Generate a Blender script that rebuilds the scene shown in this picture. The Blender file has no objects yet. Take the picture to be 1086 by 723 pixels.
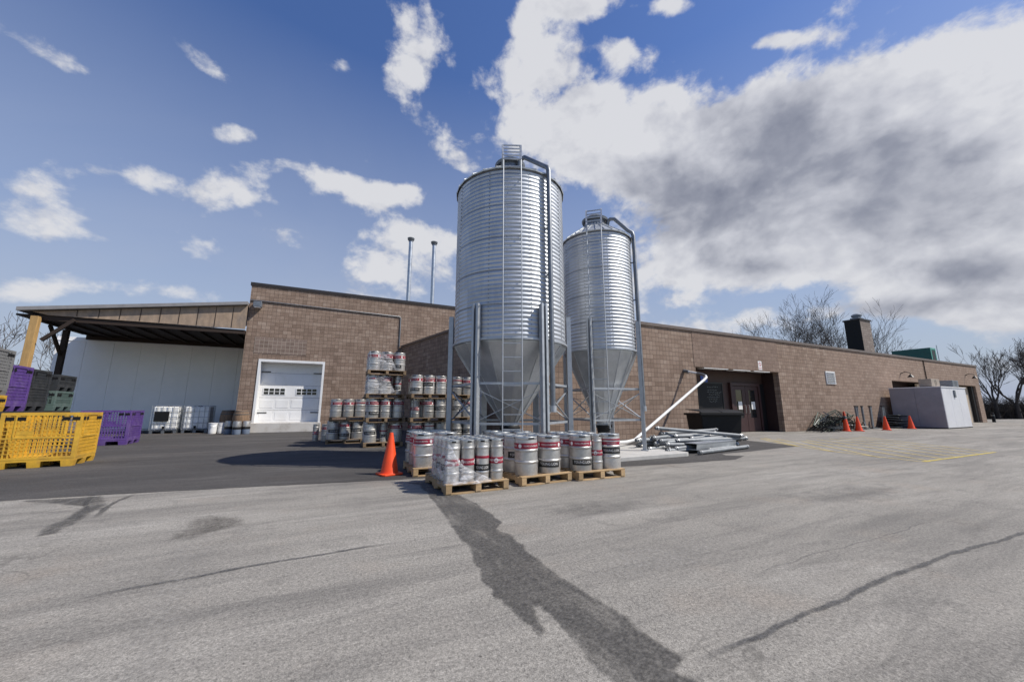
import bpy, bmesh, math, random
from mathutils import Vector, Matrix, noise
random.seed(7)
R = math.radians
PI = math.pi
scene = bpy.context.scene
COL = scene.collection

# ------------------------------------------------------------------ helpers
class MB:
    """collects shapes and links them as ONE mesh object"""
    def __init__(self):
        self.v = []; self.f = []; self.sm = []
    def add(self, vs, fs, smooth=False):
        n = len(self.v)
        self.v += [tuple(p) for p in vs]
        self.f += [tuple(i + n for i in f) for f in fs]
        self.sm += [smooth] * len(fs)
    def box(self, c, s, rz=0.0, M=None):
        x, y, z = s[0]/2, s[1]/2, s[2]/2
        pts = [Vector(p) for p in ((-x,-y,-z),(x,-y,-z),(x,y,-z),(-x,y,-z),(-x,-y,z),(x,-y,z),(x,y,z),(-x,y,z))]
        if M is None: M = Matrix.Rotation(rz, 3, 'Z')
        pts = [M @ p + Vector(c) for p in pts]
        self.add(pts, [(0,3,2,1),(4,5,6,7),(0,1,5,4),(1,2,6,5),(2,3,7,6),(3,0,4,7)])
        return self
    def span(self, x0, x1, y0, y1, z0, z1):
        return self.box(((x0+x1)/2,(y0+y1)/2,(z0+z1)/2), (x1-x0,y1-y0,z1-z0))
    def bar(self, p, q, w, h=None, roll=0.0):
        p, q = Vector(p), Vector(q); h = h or w
        d = q - p; L = d.length
        if L < 1e-6: return self
        Q = d.to_track_quat('X', 'Z').to_matrix() @ Matrix.Rotation(roll, 3, 'X')
        return self.box((p+q)/2, (L, w, h), M=Q)
    def tube(self, pts, r, seg=10, caps=True, smooth=True):
        pts = [Vector(p) for p in pts]; n = len(pts)
        rr = r if isinstance(r, (list, tuple)) else [r]*n
        t0 = (pts[1]-pts[0]).normalized()
        up = Vector((0,0,1)) if abs(t0.z) < .95 else Vector((1,0,0))
        a = t0.cross(up).normalized(); vs = []; fs = []
        for i, p in enumerate(pts):
            t = (pts[min(i+1,n-1)] - pts[max(i-1,0)]).normalized()
            a = (a - t*a.dot(t)).normalized(); b = t.cross(a)
            for k in range(seg):
                an = 2*PI*k/seg
                vs.append(p + (a*math.cos(an) + b*math.sin(an))*rr[i])
        for i in range(n-1):
            for k in range(seg):
                k2 = (k+1) % seg
                fs.append((i*seg+k, i*seg+k2, (i+1)*seg+k2, (i+1)*seg+k))
        self.add(vs, fs, smooth)
        if caps:
            self.add(vs[:seg], [tuple(reversed(range(seg)))]); self.add(vs[-seg:], [tuple(range(seg))])
        return self
    def lathe(self, prof, seg=24, c=(0,0,0), a0=0.0, a1=2*PI, smooth=True):
        full = abs(a1-a0-2*PI) < 1e-6; m = seg if full else seg+1
        vs = []; fs = []
        for r, z in prof:
            for k in range(m):
                an = a0 + (a1-a0)*k/seg
                vs.append((c[0]+r*math.cos(an), c[1]+r*math.sin(an), c[2]+z))
        for i in range(len(prof)-1):
            for k in range(seg):
                k2 = (k+1) % m
                fs.append((i*m+k, i*m+k2, (i+1)*m+k2, (i+1)*m+k))
        self.add(vs, fs, smooth); return self
    def prism(self, poly, z0, z1):
        n = len(poly)
        vs = [(x,y,z0) for x,y in poly] + [(x,y,z1) for x,y in poly]
        self.add(vs, [tuple(reversed(range(n))), tuple(range(n,2*n))] + [(i,(i+1)%n,n+(i+1)%n,n+i) for i in range(n)]); return self
    def extr(self, poly, axis, a, b):
        """polygon in the plane across axis ('x': (y,z), 'y': (x,z)) extruded from a to b"""
        n = len(poly)
        f = (lambda p, t: (t,p[0],p[1])) if axis == 'x' else (lambda p, t: (p[0],t,p[1]))
        vs = [f(p,a) for p in poly] + [f(p,b) for p in poly]
        self.add(vs, [tuple(range(n)), tuple(reversed(range(n,2*n)))] + [(i,n+i,n+(i+1)%n,(i+1)%n) for i in range(n)]); return self
    def quad(self, *p):
        self.add(p, [tuple(range(len(p)))]); return self
    def build(self, name, mat, parent=None, uv=False, sharp=32, bevel=0, local=False, fix=True):
        me = bpy.data.meshes.new(name)
        off = Vector((0,0,0))
        if parent is not None and not local:
            q = parent
            while q is not None: off += Vector(q.location); q = q.parent
        me.from_pydata([tuple(Vector(p)-off) for p in self.v], [], self.f)
        if fix:
            bm = bmesh.new(); bm.from_mesh(me)
            bmesh.ops.recalc_face_normals(bm, faces=bm.faces); bm.to_mesh(me); bm.free()
        me.polygons.foreach_set('use_smooth', self.sm)
        if any(self.sm): me.set_sharp_from_angle(angle=R(sharp))
        if uv:
            L = me.uv_layers.new(name='UVMap')
            for p in me.polygons:
                nrm = p.normal
                if abs(nrm.z) > .7: t, b = Vector((1,0,0)), Vector((0,1,0))
                else:
                    t = Vector((-nrm.y, nrm.x, 0)).normalized(); b = Vector((0,0,1))
                    if t.x < -.01 or (abs(t.x) < .01 and t.y < 0): t = -t
                for li in p.loop_indices:
                    co = me.vertices[me.loops[li].vertex_index].co + off
                    L.data[li].uv = (co.dot(t), co.dot(b))
        me.materials.append(mat)
        o = bpy.data.objects.new(name, me); COL.objects.link(o)
        if parent is not None: o.parent = parent
        if bevel:
            b = o.modifiers.new('Bevel','BEVEL'); b.width = bevel; b.segments = 2; b.limit_method = 'ANGLE'
        return o

def tag(o, label=None, cat=None, group=None, kind=None):
    if label: o['label'] = label
    if cat: o['category'] = cat
    if group: o['group'] = group
    if kind: o['kind'] = kind
    return o
def thing(name, label, cat, loc=(0,0,0), rz=0, group=None):
    o = bpy.data.objects.new(name, None); COL.objects.link(o)
    o.location = loc; o.rotation_euler = (0,0,rz); o.empty_display_size = .2
    return tag(o, label, cat, group)
def struct(o): o['kind'] = 'structure'; return o
def copy_tree(o, parent=None):
    c = o.copy(); COL.objects.link(c); c.parent = parent
    for ch in list(o.children): copy_tree(ch, c)
    return c
class Proto:
    """first use moves the prototype, later uses copy it"""
    def __init__(self, root): self.root = root; self.used = False
    def put(self, loc, rz=0.0, label=None, group=None, name=None, tilt=None):
        o = copy_tree(self.root) if self.used else self.root
        self.used = True
        o.location = loc; o.rotation_euler = (tilt[0], tilt[1], rz) if tilt else (0,0,rz)
        if label: o['label'] = label
        if group: o['group'] = group
        return o

# ------------------------------------------------------------------ materials
def nodes(name):
    m = bpy.data.materials.new(name); m.use_nodes = True
    nt = m.node_tree; return m, nt, nt.nodes['Principled BSDF']
def N(nt, t, **k):
    n = nt.nodes.new(t)
    for a, b in k.items(): setattr(n, a, b)
    return n
def inp(n, **k):
    for a, b in k.items(): n.inputs[a.replace('_',' ')].default_value = b
    return n
def c4(c): return (c[0], c[1], c[2], 1)
def noise_tex(nt, vec, scale, detail=4, rough=.6, dist=0):
    n = N(nt,'ShaderNodeTexNoise'); n.inputs['Scale'].default_value = scale
    n.inputs['Detail'].default_value = detail; n.inputs['Roughness'].default_value = rough
    n.inputs['Distortion'].default_value = dist
    if vec is not None: nt.links.new(vec, n.inputs['Vector'])
    return n.outputs['Fac']
def ramp(nt, fac, stops):
    r = N(nt,'ShaderNodeValToRGB'); e = r.color_ramp.elements
    while len(e) < len(stops): e.new(.5)
    for i, (p, c) in enumerate(stops):
        e[i].position = p; e[i].color = c4(c) if len(c) == 3 else c
    nt.links.new(fac, r.inputs['Fac']); return r.outputs['Color']
def mixc(nt, fac, a, b, mode='MIX'):
    n = N(nt,'ShaderNodeMix', data_type='RGBA', blend_type=mode)
    for s, v in ((0,fac),(6,a),(7,b)):
        if hasattr(v,'links'): nt.links.new(v, n.inputs[s])
        elif s == 0: n.inputs[s].default_value = v
        else: n.inputs[s].default_value = c4(v)
    return n.outputs[2]
def math_n(nt, op, a, b=None, clamp=False):
    n = N(nt,'ShaderNodeMath', operation=op); n.use_clamp = clamp
    for i, v in enumerate((a,b)):
        if v is None: continue
        if hasattr(v,'links'): nt.links.new(v, n.inputs[i])
        else: n.inputs[i].default_value = v
    return n.outputs[0]
def bump(nt, bsdf, h, strength=.3, dist=.01):
    b = N(nt,'ShaderNodeBump'); b.inputs['Strength'].default_value = strength; b.inputs['Distance'].default_value = dist
    nt.links.new(h, b.inputs['Height']); nt.links.new(b.outputs[0], bsdf.inputs['Normal'])
def mat(name, col, rough=.6, metal=0.0, var=.12, scale=6, dirt=None, dscale=2.0, bmp=0.0, fine=0.0, rnd=0.0, spec=.5, stretch=None):
    m, nt, b = nodes(name)
    tc = N(nt,'ShaderNodeTexCoord').outputs['Object']
    if stretch:
        mp = N(nt,'ShaderNodeMapping'); mp.inputs['Scale'].default_value = stretch
        nt.links.new(tc, mp.inputs['Vector']); tc = mp.outputs[0]
    n1 = noise_tex(nt, tc, scale, 6, .65)
    lo = [x*(1-var) for x in col]; hi = [min(1,x*(1+var)) for x in col]
    c = ramp(nt, n1, [(.3,lo),(.7,hi)])
    if dirt:
        n2 = noise_tex(nt, tc, dscale, 8, .7)
        k = ramp(nt, n2, [(.48,(0,0,0)),(.72,(1,1,1))])
        c = mixc(nt, k, c, dirt)
    if rnd:
        oi = N(nt,'ShaderNodeObjectInfo').outputs['Random']
        hs = N(nt,'ShaderNodeHueSaturation')
        v = N(nt,'ShaderNodeMapRange'); nt.links.new(oi, v.inputs[0]); v.inputs[3].default_value = 1-rnd; v.inputs[4].default_value = 1+rnd
        nt.links.new(v.outputs[0], hs.inputs['Value']); nt.links.new(c, hs.inputs['Color']); c = hs.outputs[0]
    nt.links.new(c, b.inputs['Base Color'])
    rr = N(nt,'ShaderNodeMapRange'); nt.links.new(n1, rr.inputs[0])
    rr.inputs[3].default_value = max(.02,rough-.12); rr.inputs[4].default_value = min(1,rough+.12)
    nt.links.new(rr.outputs[0], b.inputs['Roughness'])
    b.inputs['Metallic'].default_value = metal
    b.inputs['Specular IOR Level'].default_value = spec
    if bmp:
        nb = noise_tex(nt, tc, fine or scale*6, 5, .7); bump(nt, b, nb, bmp, .01)
    return m

def shell_material():
    m, nt, b = nodes('silo shell')
    tc = N(nt,'ShaderNodeTexCoord').outputs['Object']
    sp_ = N(nt,'ShaderNodeSeparateXYZ'); nt.links.new(tc, sp_.inputs[0])
    an = math_n(nt,'ARCTAN2', sp_.outputs[1], sp_.outputs[0])
    sheet_z = math_n(nt,'FLOOR', math_n(nt,'DIVIDE', sp_.outputs[2], .816)); 
    sheet_a = math_n(nt,'FLOOR', math_n(nt,'MULTIPLY', math_n(nt,'ADD', an, math_n(nt,'MULTIPLY', sheet_z, .35)), 9/(2*PI)))
    cb = N(nt,'ShaderNodeCombineXYZ'); nt.links.new(sheet_a, cb.inputs[0]); nt.links.new(sheet_z, cb.inputs[1])
    wn = N(nt,'ShaderNodeTexWhiteNoise'); nt.links.new(cb.outputs[0], wn.inputs['Vector'])
    spg = N(nt,'ShaderNodeTexVoronoi'); spg.inputs['Scale'].default_value = 38; nt.links.new(tc, spg.inputs['Vector'])
    mp = N(nt,'ShaderNodeMapping'); mp.inputs['Scale'].default_value = (3,3,.28); nt.links.new(tc, mp.inputs['Vector'])
    st = noise_tex(nt, mp.outputs[0], 2.2, 8, .68)
    v = math_n(nt,'ADD', math_n(nt,'MULTIPLY', wn.outputs['Value'], .35), math_n(nt,'ADD', math_n(nt,'MULTIPLY', spg.outputs['Color'], .2), math_n(nt,'MULTIPLY', st, .6)))
    c = ramp(nt, v, [(.25,(.4,.425,.46)),(.6,(.53,.55,.58)),(.95,(.63,.645,.665))])
    nt.links.new(c, b.inputs['Base Color']); b.inputs['Metallic'].default_value = .8
    rr = N(nt,'ShaderNodeMapRange'); nt.links.new(v, rr.inputs[0]); rr.inputs[3].default_value = .6; rr.inputs[4].default_value = .44
    nt.links.new(rr.outputs[0], b.inputs['Roughness'])
    bump(nt, b, noise_tex(nt, tc, 2.4, 3, .5), .25, .03)
    return m
def lot_material(name, base, lo, hi, dark, speck, asphalt=False):
    """weathered lot surface in world metres"""
    m, nt, b = nodes(name)
    g = N(nt,'ShaderNodeNewGeometry').outputs['Position']
    mp = N(nt,'ShaderNodeMapping'); mp.inputs['Scale'].default_value = (.35,1.3,1); mp.inputs['Rotation'].default_value = (0,0,R(4))
    nt.links.new(g, mp.inputs['Vector'])
    big = noise_tex(nt, mp.outputs[0], .55, 7, .62, .4)
    streak = N(nt,'ShaderNodeMapping'); streak.inputs['Scale'].default_value = (.5,4.5,1); streak.inputs['Rotation'].default_value = (0,0,R(-5))
    nt.links.new(g, streak.inputs['Vector'])
    st = noise_tex(nt, streak.outputs[0], .8, 8, .68, .6)
    fine = noise_tex(nt, g, 42, 5, .78)
    grain = noise_tex(nt, g, 130, 3, .8)
    vor = N(nt,'ShaderNodeTexVoronoi'); vor.inputs['Scale'].default_value = 75; nt.links.new(g, vor.inputs['Vector'])
    c = ramp(nt, big, [(.3,lo),(.52,base),(.72,hi)])
    c = mixc(nt, ramp(nt, st, [(.46,(0,0,0)),(.72,(.7,.7,.7))]), c, dark)
    blot = noise_tex(nt, g, 1.9, 9, .72, .8)
    c = mixc(nt, ramp(nt, blot, [(.54,(0,0,0)),(.7,(.5,.5,.5))]), c, dark)
    c = mixc(nt, ramp(nt, noise_tex(nt, mp.outputs[0], 1.3, 8, .7, .5), [(.56,(0,0,0)),(.74,(.6,.6,.6))]), c, [x*1.18 for x in hi])
    warm = noise_tex(nt, g, .8, 5, .6)
    c = mixc(nt, ramp(nt, warm, [(.55,(0,0,0)),(.78,(.5,.5,.5))]), c, (base[0]*1.05, base[1]*.93, base[2]*.84))
    f = ramp(nt, fine, [(.3,(.5,.5,.5)),(.5,(1,1,1)),(.72,(1.38,1.38,1.38))])
    c = mixc(nt, 1.0, c, f, 'MULTIPLY')
    gr = ramp(nt, grain, [(.33,(.32,.32,.32)),(.5,(1,1,1)),(.68,(1.7,1.7,1.7))])
    c = mixc(nt, speck, c, gr, 'MULTIPLY')
    vc = ramp(nt, vor.outputs['Color'], [(0,(.72,.72,.72)),(1,(1.25,1.25,1.25))])
    c = mixc(nt, speck, c, vc, 'MULTIPLY')
    sp2 = noise_tex(nt, g, 48, 2, .5)
    c = mixc(nt, ramp(nt, sp2, [(.66,(0,0,0)),(.72,(.75,.75,.75))]), c, [x*.28 for x in base])
    sp3 = noise_tex(nt, mp.outputs[0], 9, 6, .7, 1.0)
    c = mixc(nt, ramp(nt, sp3, [(.56,(0,0,0)),(.7,(.4,.4,.4))]), c, dark)
    # hairline cracks
    cv = N(nt,'ShaderNodeTexVoronoi', feature='DISTANCE_TO_EDGE'); cv.inputs['Scale'].default_value = .33
    dn = N(nt,'ShaderNodeTexNoise'); dn.inputs['Scale'].default_value = 1.7; dn.inputs['Detail'].default_value = 6
    nt.links.new(g, dn.inputs['Vector'])
    vm = N(nt,'ShaderNodeVectorMath', operation='MULTIPLY_ADD'); nt.links.new(dn.outputs['Color'], vm.inputs[0])
    vm.inputs[1].default_value = (1.1,1.1,0); nt.links.new(g, vm.inputs[2]); nt.links.new(vm.outputs[0], cv.inputs['Vector'])
    ck = ramp(nt, cv.outputs['Distance'], [(0,(.6,.6,.6)),(.006,(0,0,0))])
    cm = noise_tex(nt, g, .5, 2, .5)
    ck = mixc(nt, 1.0, ck, ramp(nt, cm, [(.52,(0,0,0)),(.62,(1,1,1))]), 'MULTIPLY')
    c = mixc(nt, ck, c, [x*.4 for x in base])
    nt.links.new(c, b.inputs['Base Color'])
    b.inputs['Roughness'].default_value = .9; b.inputs['Specular IOR Level'].default_value = .3
    hsum = math_n(nt, 'ADD', math_n(nt,'MULTIPLY',fine,.5), math_n(nt,'ADD',grain, math_n(nt,'MULTIPLY',vor.outputs['Distance'],.8)))
    bump(nt, b, hsum, .55 if asphalt else .42, .006)
    return m

def stain_material(name, col, alpha, edge=.5, scale=5):
    """a dark soaked-in film that lets the lot show through, with a broken edge"""
    m, nt, b = nodes(name)
    g = N(nt,'ShaderNodeNewGeometry').outputs['Position']
    n = noise_tex(nt, g, scale, 8, .7); f = noise_tex(nt, g, 60, 3, .8)
    f2 = noise_tex(nt, g, 30, 6, .8)
    col2 = ramp(nt, f2, [(.34,[x*.4 for x in col]),(.5,col),(.66,[x*2.3 for x in col])])
    nt.links.new(col2, b.inputs['Base Color']); b.inputs['Roughness'].default_value = .85
    a = ramp(nt, n, [(edge-.2,(alpha*.45,)*3),(edge+.12,(alpha,)*3)])
    a2 = ramp(nt, f, [(.36,(1,1,1)),(.62,(.55,)*3)])
    a = mixc(nt, 1.0, a, a2, 'MULTIPLY')
    at = N(nt,'ShaderNodeAttribute'); at.attribute_name = 'soft'
    mid = N(nt,'ShaderNodeMapping'); mid.inputs['Scale'].default_value = (3.2,.9,1); nt.links.new(g, mid.inputs['Vector'])
    a = mixc(nt, 1.0, a, ramp(nt, noise_tex(nt, mid.outputs[0], 1.6, 7, .65, .5), [(.36,(1,1,1)),(.52,(.86,)*3),(.66,(.42,)*3)]), 'MULTIPLY')
    nt.links.new(math_n(nt,'MULTIPLY', a, at.outputs['Fac'], True), b.inputs['Alpha'])
    return m

def block_material(name, cols, mortar, score=.8, bw=.406, msize=.009):
    """8x16 inch split block, scored in the middle, in running bond; UV in metres"""
    m, nt, b = nodes(name)
    uv = N(nt,'ShaderNodeUVMap').outputs[0]
    def brick(w, off, ms):
        t = N(nt,'ShaderNodeTexBrick'); t.offset = off; t.squash = 1
        t.inputs['Scale'].default_value = 1; t.inputs['Brick Width'].default_value = w; t.inputs['Row Height'].default_value = .203
        t.inputs['Mortar Size'].default_value = ms; t.inputs['Mortar Smooth'].default_value = .25; t.inputs['Bias'].default_value = 0
        t.inputs['Color1'].default_value = (0,0,0,1); t.inputs['Color2'].default_value = (1,1,1,1); t.inputs['Mortar'].default_value = (.5,.5,.5,1)
        nt.links.new(uv, t.inputs['Vector']); return t
    A = brick(bw, .5, msize); S = brick(bw/2, 0, msize*.8)
    tc = N(nt,'ShaderNodeTexCoord').outputs['Object']
    n1 = noise_tex(nt, tc, 1.1, 6, .6); n2 = noise_tex(nt, tc, 30, 5, .75)
    mixv = math_n(nt,'ADD', math_n(nt,'MULTIPLY', A.outputs['Color'], .45), math_n(nt,'ADD', math_n(nt,'MULTIPLY', S.outputs['Color'], .3), math_n(nt,'MULTIPLY', n1, .35)))
    c = ramp(nt, mixv, [(.1,cols[0]),(.45,cols[1]),(.75,cols[2]),(1,cols[3])])
    f = ramp(nt, n2, [(.28,(.6,)*3),(.5,(1,)*3),(.75,(1.35,)*3)])
    c = mixc(nt, 1.0, c, f, 'MULTIPLY')
    strk = N(nt,'ShaderNodeMapping'); strk.inputs['Scale'].default_value = (2.2,2.2,.22); nt.links.new(tc, strk.inputs['Vector'])
    n3 = noise_tex(nt, strk.outputs[0], 1, 6, .65)
    c = mixc(nt, ramp(nt, n3, [(.5,(0,0,0)),(.8,(.4,.4,.4))]), c, [x*.55 for x in cols[1]])
    mo = math_n(nt,'MAXIMUM', A.outputs['Fac'], math_n(nt,'MULTIPLY', S.outputs['Fac'], score))
    c = mixc(nt, mo, c, mortar)
    nt.links.new(c, b.inputs['Base Color']); b.inputs['Roughness'].default_value = .93; b.inputs['Specular IOR Level'].default_value = .2
    h = math_n(nt,'SUBTRACT', math_n(nt,'MULTIPLY',n2,.5), mo)
    bump(nt, b, h, .7, .012)
    return m

MT = {}
MT['lot'] = lot_material('lot', (.272,.254,.226), (.195,.183,.165), (.34,.32,.288), (.13,.123,.114), .62)
MT['asphalt'] = lot_material('asphalt', (.078,.073,.07), (.056,.053,.051), (.118,.11,.104), (.046,.044,.043), .6, True)
MT['pad'] = mat('pad concrete', (.47,.455,.43), .85, 0, .1, 2.5, (.36,.35,.33), 1.2, .25, 40)
MT['sill'] = mat('sill concrete', (.58,.56,.53), .85, 0, .1, 5, (.36,.33,.29), 2.5, .25, 40)
MT['stain'] = stain_material('soaked stain', (.074,.07,.066), .9, .4, 2.2)
MT['stain_soft'] = stain_material('faint stain', (.12,.115,.11), .42, .5, 6)
MT['gravelly'] = stain_material('gravelly patch', (.085,.075,.064), .95, .62, 22)
MT['seal'] = stain_material('crack sealer', (.075,.074,.076), .9, .45, 9)
MT['worn'] = stain_material('pale wear', (.36,.34,.31), .4, .45, 4)
MT['dirt'] = stain_material('dry dirt', (.2,.14,.095), .6, .5, 6)
MT['line'] = stain_material('worn yellow paint', (.62,.48,.15), 1.0, .42, 9)
MT['line_new'] = stain_material('yellow paint', (.62,.48,.09), 1.0, .3, 12)
MT['block'] = block_material('scored block', [(.19,.134,.103),(.265,.19,.147),(.32,.238,.187),(.39,.303,.245)], (.12,.088,.07), .75)
MT['block_far'] = block_material('long block', [(.24,.172,.133),(.288,.208,.162),(.322,.238,.188),(.36,.275,.22)], (.16,.118,.094), .25)
MT['block_plain'] = block_material('newer block', [(.2,.142,.112),(.232,.166,.132),(.26,.19,.152),(.29,.215,.174)], (.16,.115,.09), .12, .406, .007)
MT['infill'] = block_material('infill block', [(.17,.125,.1),(.21,.155,.128),(.26,.195,.162),(.31,.24,.2)], (.37,.305,.255), .9, .406, .014)
MT['coping_dark'] = mat('dark coping', (.035,.03,.03), .5, .3)
MT['coping_tan'] = mat('tan coping', (.16,.125,.105), .5, .2)
MT['roofing'] = mat('roofing', (.08,.08,.08), .9)
MT['white_paint'] = mat('white paint', (.8,.8,.8), .45, 0, .03, 3, (.7,.69,.67), 1.5)
MT['panel'] = mat('insulated panel', (.9,.89,.9), .4, 0, .02, 1.2, (.83,.83,.84), .8)
MT['black'] = mat('black plastic', (.01,.01,.011), .6, 0, .2, 8, spec=.25)
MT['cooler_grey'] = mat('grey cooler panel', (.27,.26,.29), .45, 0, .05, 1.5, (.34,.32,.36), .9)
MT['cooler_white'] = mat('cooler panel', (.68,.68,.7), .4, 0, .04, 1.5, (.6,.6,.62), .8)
MT['black_metal'] = mat('black metal', (.02,.02,.022), .45, .4)
MT['glass'] = mat('dark glass', (.012,.014,.017), .08, 0, .1, 2)
MT['galv'] = mat('galvanised steel', (.49,.515,.55), .43, .85, .14, 3.2, (.37,.4,.43), 2.2, 0)
MT['shell'] = shell_material()
MT['tube_steel'] = mat('dull zinc tube', (.22,.23,.24), .62, .4, .2, 5, (.3,.32,.33), 3)
MT['galv_hopper'] = mat('galvanised sheet', (.54,.56,.575), .46, .6, .14, 2.2, (.4,.42,.44), 1.4, .05, 60)
MT['galv_leg'] = mat('galvanised section', (.42,.44,.465), .5, .6, .12, 9)
MT['galv_dark'] = mat('weathered steel', (.2,.215,.235), .5, .7, .2, 8)
MT['pipe_white'] = mat('white tube', (.75,.75,.74), .35, 0, .05, 5)
MT['steel'] = mat('keg steel', (.54,.53,.515), .46, .72, .16, 9, (.33,.31,.29), 4, .05, 30, rnd=.24)
MT['steel_dull'] = mat('keg rim steel', (.5,.5,.495), .42, .8, .16, 14)
MT['red'] = mat('red band', (.27,.012,.035), .5, 0, .1, 10)
MT['decal_white'] = mat('white lettering', (.78,.76,.74), .6, 0, .03)
MT['decal_black'] = mat('black sticker', (.012,.012,.012), .5, 0, .1)
MT['decal_red'] = mat('red lettering', (.45,.02,.02), .5)
MT['decal_blue'] = mat('blue sign paint', (.02,.08,.42), .45, 0, .05)
MT['wood'] = mat('pallet wood', (.42,.285,.15), .8, 0, .25, 5, (.33,.24,.15), 3, .3, 40, rnd=.22, stretch=(1,4,4))
MT['wood_old'] = mat('old pallet wood', (.25,.17,.1), .85, 0, .3, 5, (.13,.1,.075), 3, .3, 40, rnd=.25, stretch=(1,4,4))
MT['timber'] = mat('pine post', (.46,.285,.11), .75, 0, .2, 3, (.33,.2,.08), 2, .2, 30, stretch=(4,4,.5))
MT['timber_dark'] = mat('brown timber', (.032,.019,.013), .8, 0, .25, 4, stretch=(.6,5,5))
MT['plywood'] = mat('raw plywood', (.34,.25,.18), .85, 0, .25, 3, (.2,.165,.14), 1.6, .2, 30, stretch=(1.5,4,.7))
MT['fascia'] = mat('painted fascia', (.26,.25,.25), .6, 0, .15, 3)
MT['orange'] = mat('cone orange', (.85,.075,.012), .5, 0, .08, 6, (.6,.06,.015), 4)
MT['yellow_plastic'] = mat('yellow plastic', (.62,.36,.035), .55, 0, .22, 4, (.4,.235,.045), 2.2, rnd=.05)
MT['purple_plastic'] = mat('purple plastic', (.11,.055,.245), .55, 0, .2, 4, (.17,.115,.27), 3, rnd=.05)
MT['grey_plastic'] = mat('charcoal plastic', (.035,.038,.042), .55, 0, .15, 4, (.07,.07,.07), 3)
MT['green_plastic'] = mat('sage green plastic', (.1,.15,.135), .55, 0, .15, 4, (.14,.18,.165), 3)
MT['ash_plastic'] = mat('ash grey plastic', (.2,.2,.2), .55, 0, .15, 4)
MT['tank'] = mat('white tank plastic', (.84,.84,.82), .45, 0, .08, 3, (.58,.55,.52), 2)
MT['barrel'] = mat('barrel oak', (.22,.14,.085), .8, 0, .3, 5, (.13,.09,.06), 3, .3, 30, stretch=(8,8,.6))
MT['hoop'] = mat('barrel hoop', (.13,.125,.12), .55, .6)
MT['blue_plastic'] = mat('blue grey plastic', (.16,.2,.27), .5)
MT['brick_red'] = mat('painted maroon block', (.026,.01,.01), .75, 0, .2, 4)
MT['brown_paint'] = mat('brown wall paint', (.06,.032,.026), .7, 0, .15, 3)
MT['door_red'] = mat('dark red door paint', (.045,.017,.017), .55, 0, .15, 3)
MT['beige'] = mat('beige door panel', (.52,.42,.31), .6, 0, .08, 3, (.42,.34,.26), 1.5)
MT['green_unit'] = mat('green unit paint', (.012,.1,.085), .45, 0, .12, 3)
MT['green_trim'] = mat('green trim', (.08,.32,.25), .45)
MT['chimney'] = block_material('chimney brick', [(.2,.165,.145),(.25,.205,.18),(.29,.245,.215),(.34,.29,.26)], (.14,.12,.105), .3, .406, .012)
MT['ac_beige'] = mat('condenser casing', (.3,.25,.2), .55)
MT['bark'] = mat('bark', (.05,.042,.038), .9, 0, .25, 6)
MT['bark_grey'] = mat('grey bark', (.1,.088,.08), .9, 0, .25, 6)
MT['fence_dark'] = mat('dark fence boards', (.018,.016,.015), .9, 0, .3, 3)
MT['brush'] = mat('bare brush', (.04,.033,.028), .9, 0, .3, 4)
MT['junk_green'] = mat('faded green metal', (.05,.075,.06), .6, .3, .25, 8)
MT['junk_grey'] = mat('bare grey metal', (.17,.18,.18), .5, .6, .25, 8)
MT['carton'] = mat('paper sheet', (.75,.74,.72), .8)

def film_material():
    m, nt, b = nodes('stretch film')
    tc = N(nt,'ShaderNodeTexCoord').outputs['Object']
    mp = N(nt,'ShaderNodeMapping'); mp.inputs['Scale'].default_value = (2,2,5); mp.inputs['Rotation'].default_value = (.3,.4,.2); nt.links.new(tc, mp.inputs['Vector'])
    n = noise_tex(nt, mp.outputs[0], 2.2, 6, .6, 1.5)
    b.inputs['Base Color'].default_value = (.8,.8,.83,1); b.inputs['Roughness'].default_value = .22
    a = ramp(nt, n, [(.34,(.08,)*3),(.52,(.26,)*3),(.68,(.75,)*3)])
    nt.links.new(a, b.inputs['Alpha']); bump(nt, b, n, .6, .04)
    return m
MT['film'] = film_material()

# ------------------------------------------------------------------ sky, sun, camera
HEAD = R(64.25)
hx, hy = math.cos(HEAD), math.sin(HEAD)
SUN = Vector((.72,-.48,1.0)).normalized()
w = bpy.data.worlds.new('World'); scene.world = w; w.use_nodes = True
nt = w.node_tree; nt.nodes.clear()
out = N(nt,'ShaderNodeOutputWorld'); bg = N(nt,'ShaderNodeBackground')
sky = N(nt,'ShaderNodeTexSky'); sky.sky_type = 'NISHITA'; sky.sun_disc = False
sky.sun_elevation = math.asin(SUN.z); sky.sun_rotation = math.atan2(SUN.x, SUN.y)
sky.air_density = 1.35; sky.dust_density = .4; sky.ozone_density = 3.0; sky.altitude = 100
tc = N(nt,'ShaderNodeTexCoord').outputs['Generated']
sep = N(nt,'ShaderNodeSeparateXYZ'); nt.links.new(tc, sep.inputs[0])
X, Y, Z = sep.outputs
fw = math_n(nt,'ADD', math_n(nt,'MULTIPLY',X,hx), math_n(nt,'MULTIPLY',Y,hy))
rt = math_n(nt,'ADD', math_n(nt,'MULTIPLY',X,hy), math_n(nt,'MULTIPLY',Y,-hx))
az = math_n(nt,'MULTIPLY', math_n(nt,'ARCTAN2',rt,fw), 180/PI)
el = math_n(nt,'MULTIPLY', math_n(nt,'ARCSINE',Z), 180/PI)
cmb = N(nt,'ShaderNodeCombineXYZ'); nt.links.new(az, cmb.inputs[0]); nt.links.new(el, cmb.inputs[1])
AE = cmb.outputs[0]
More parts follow.
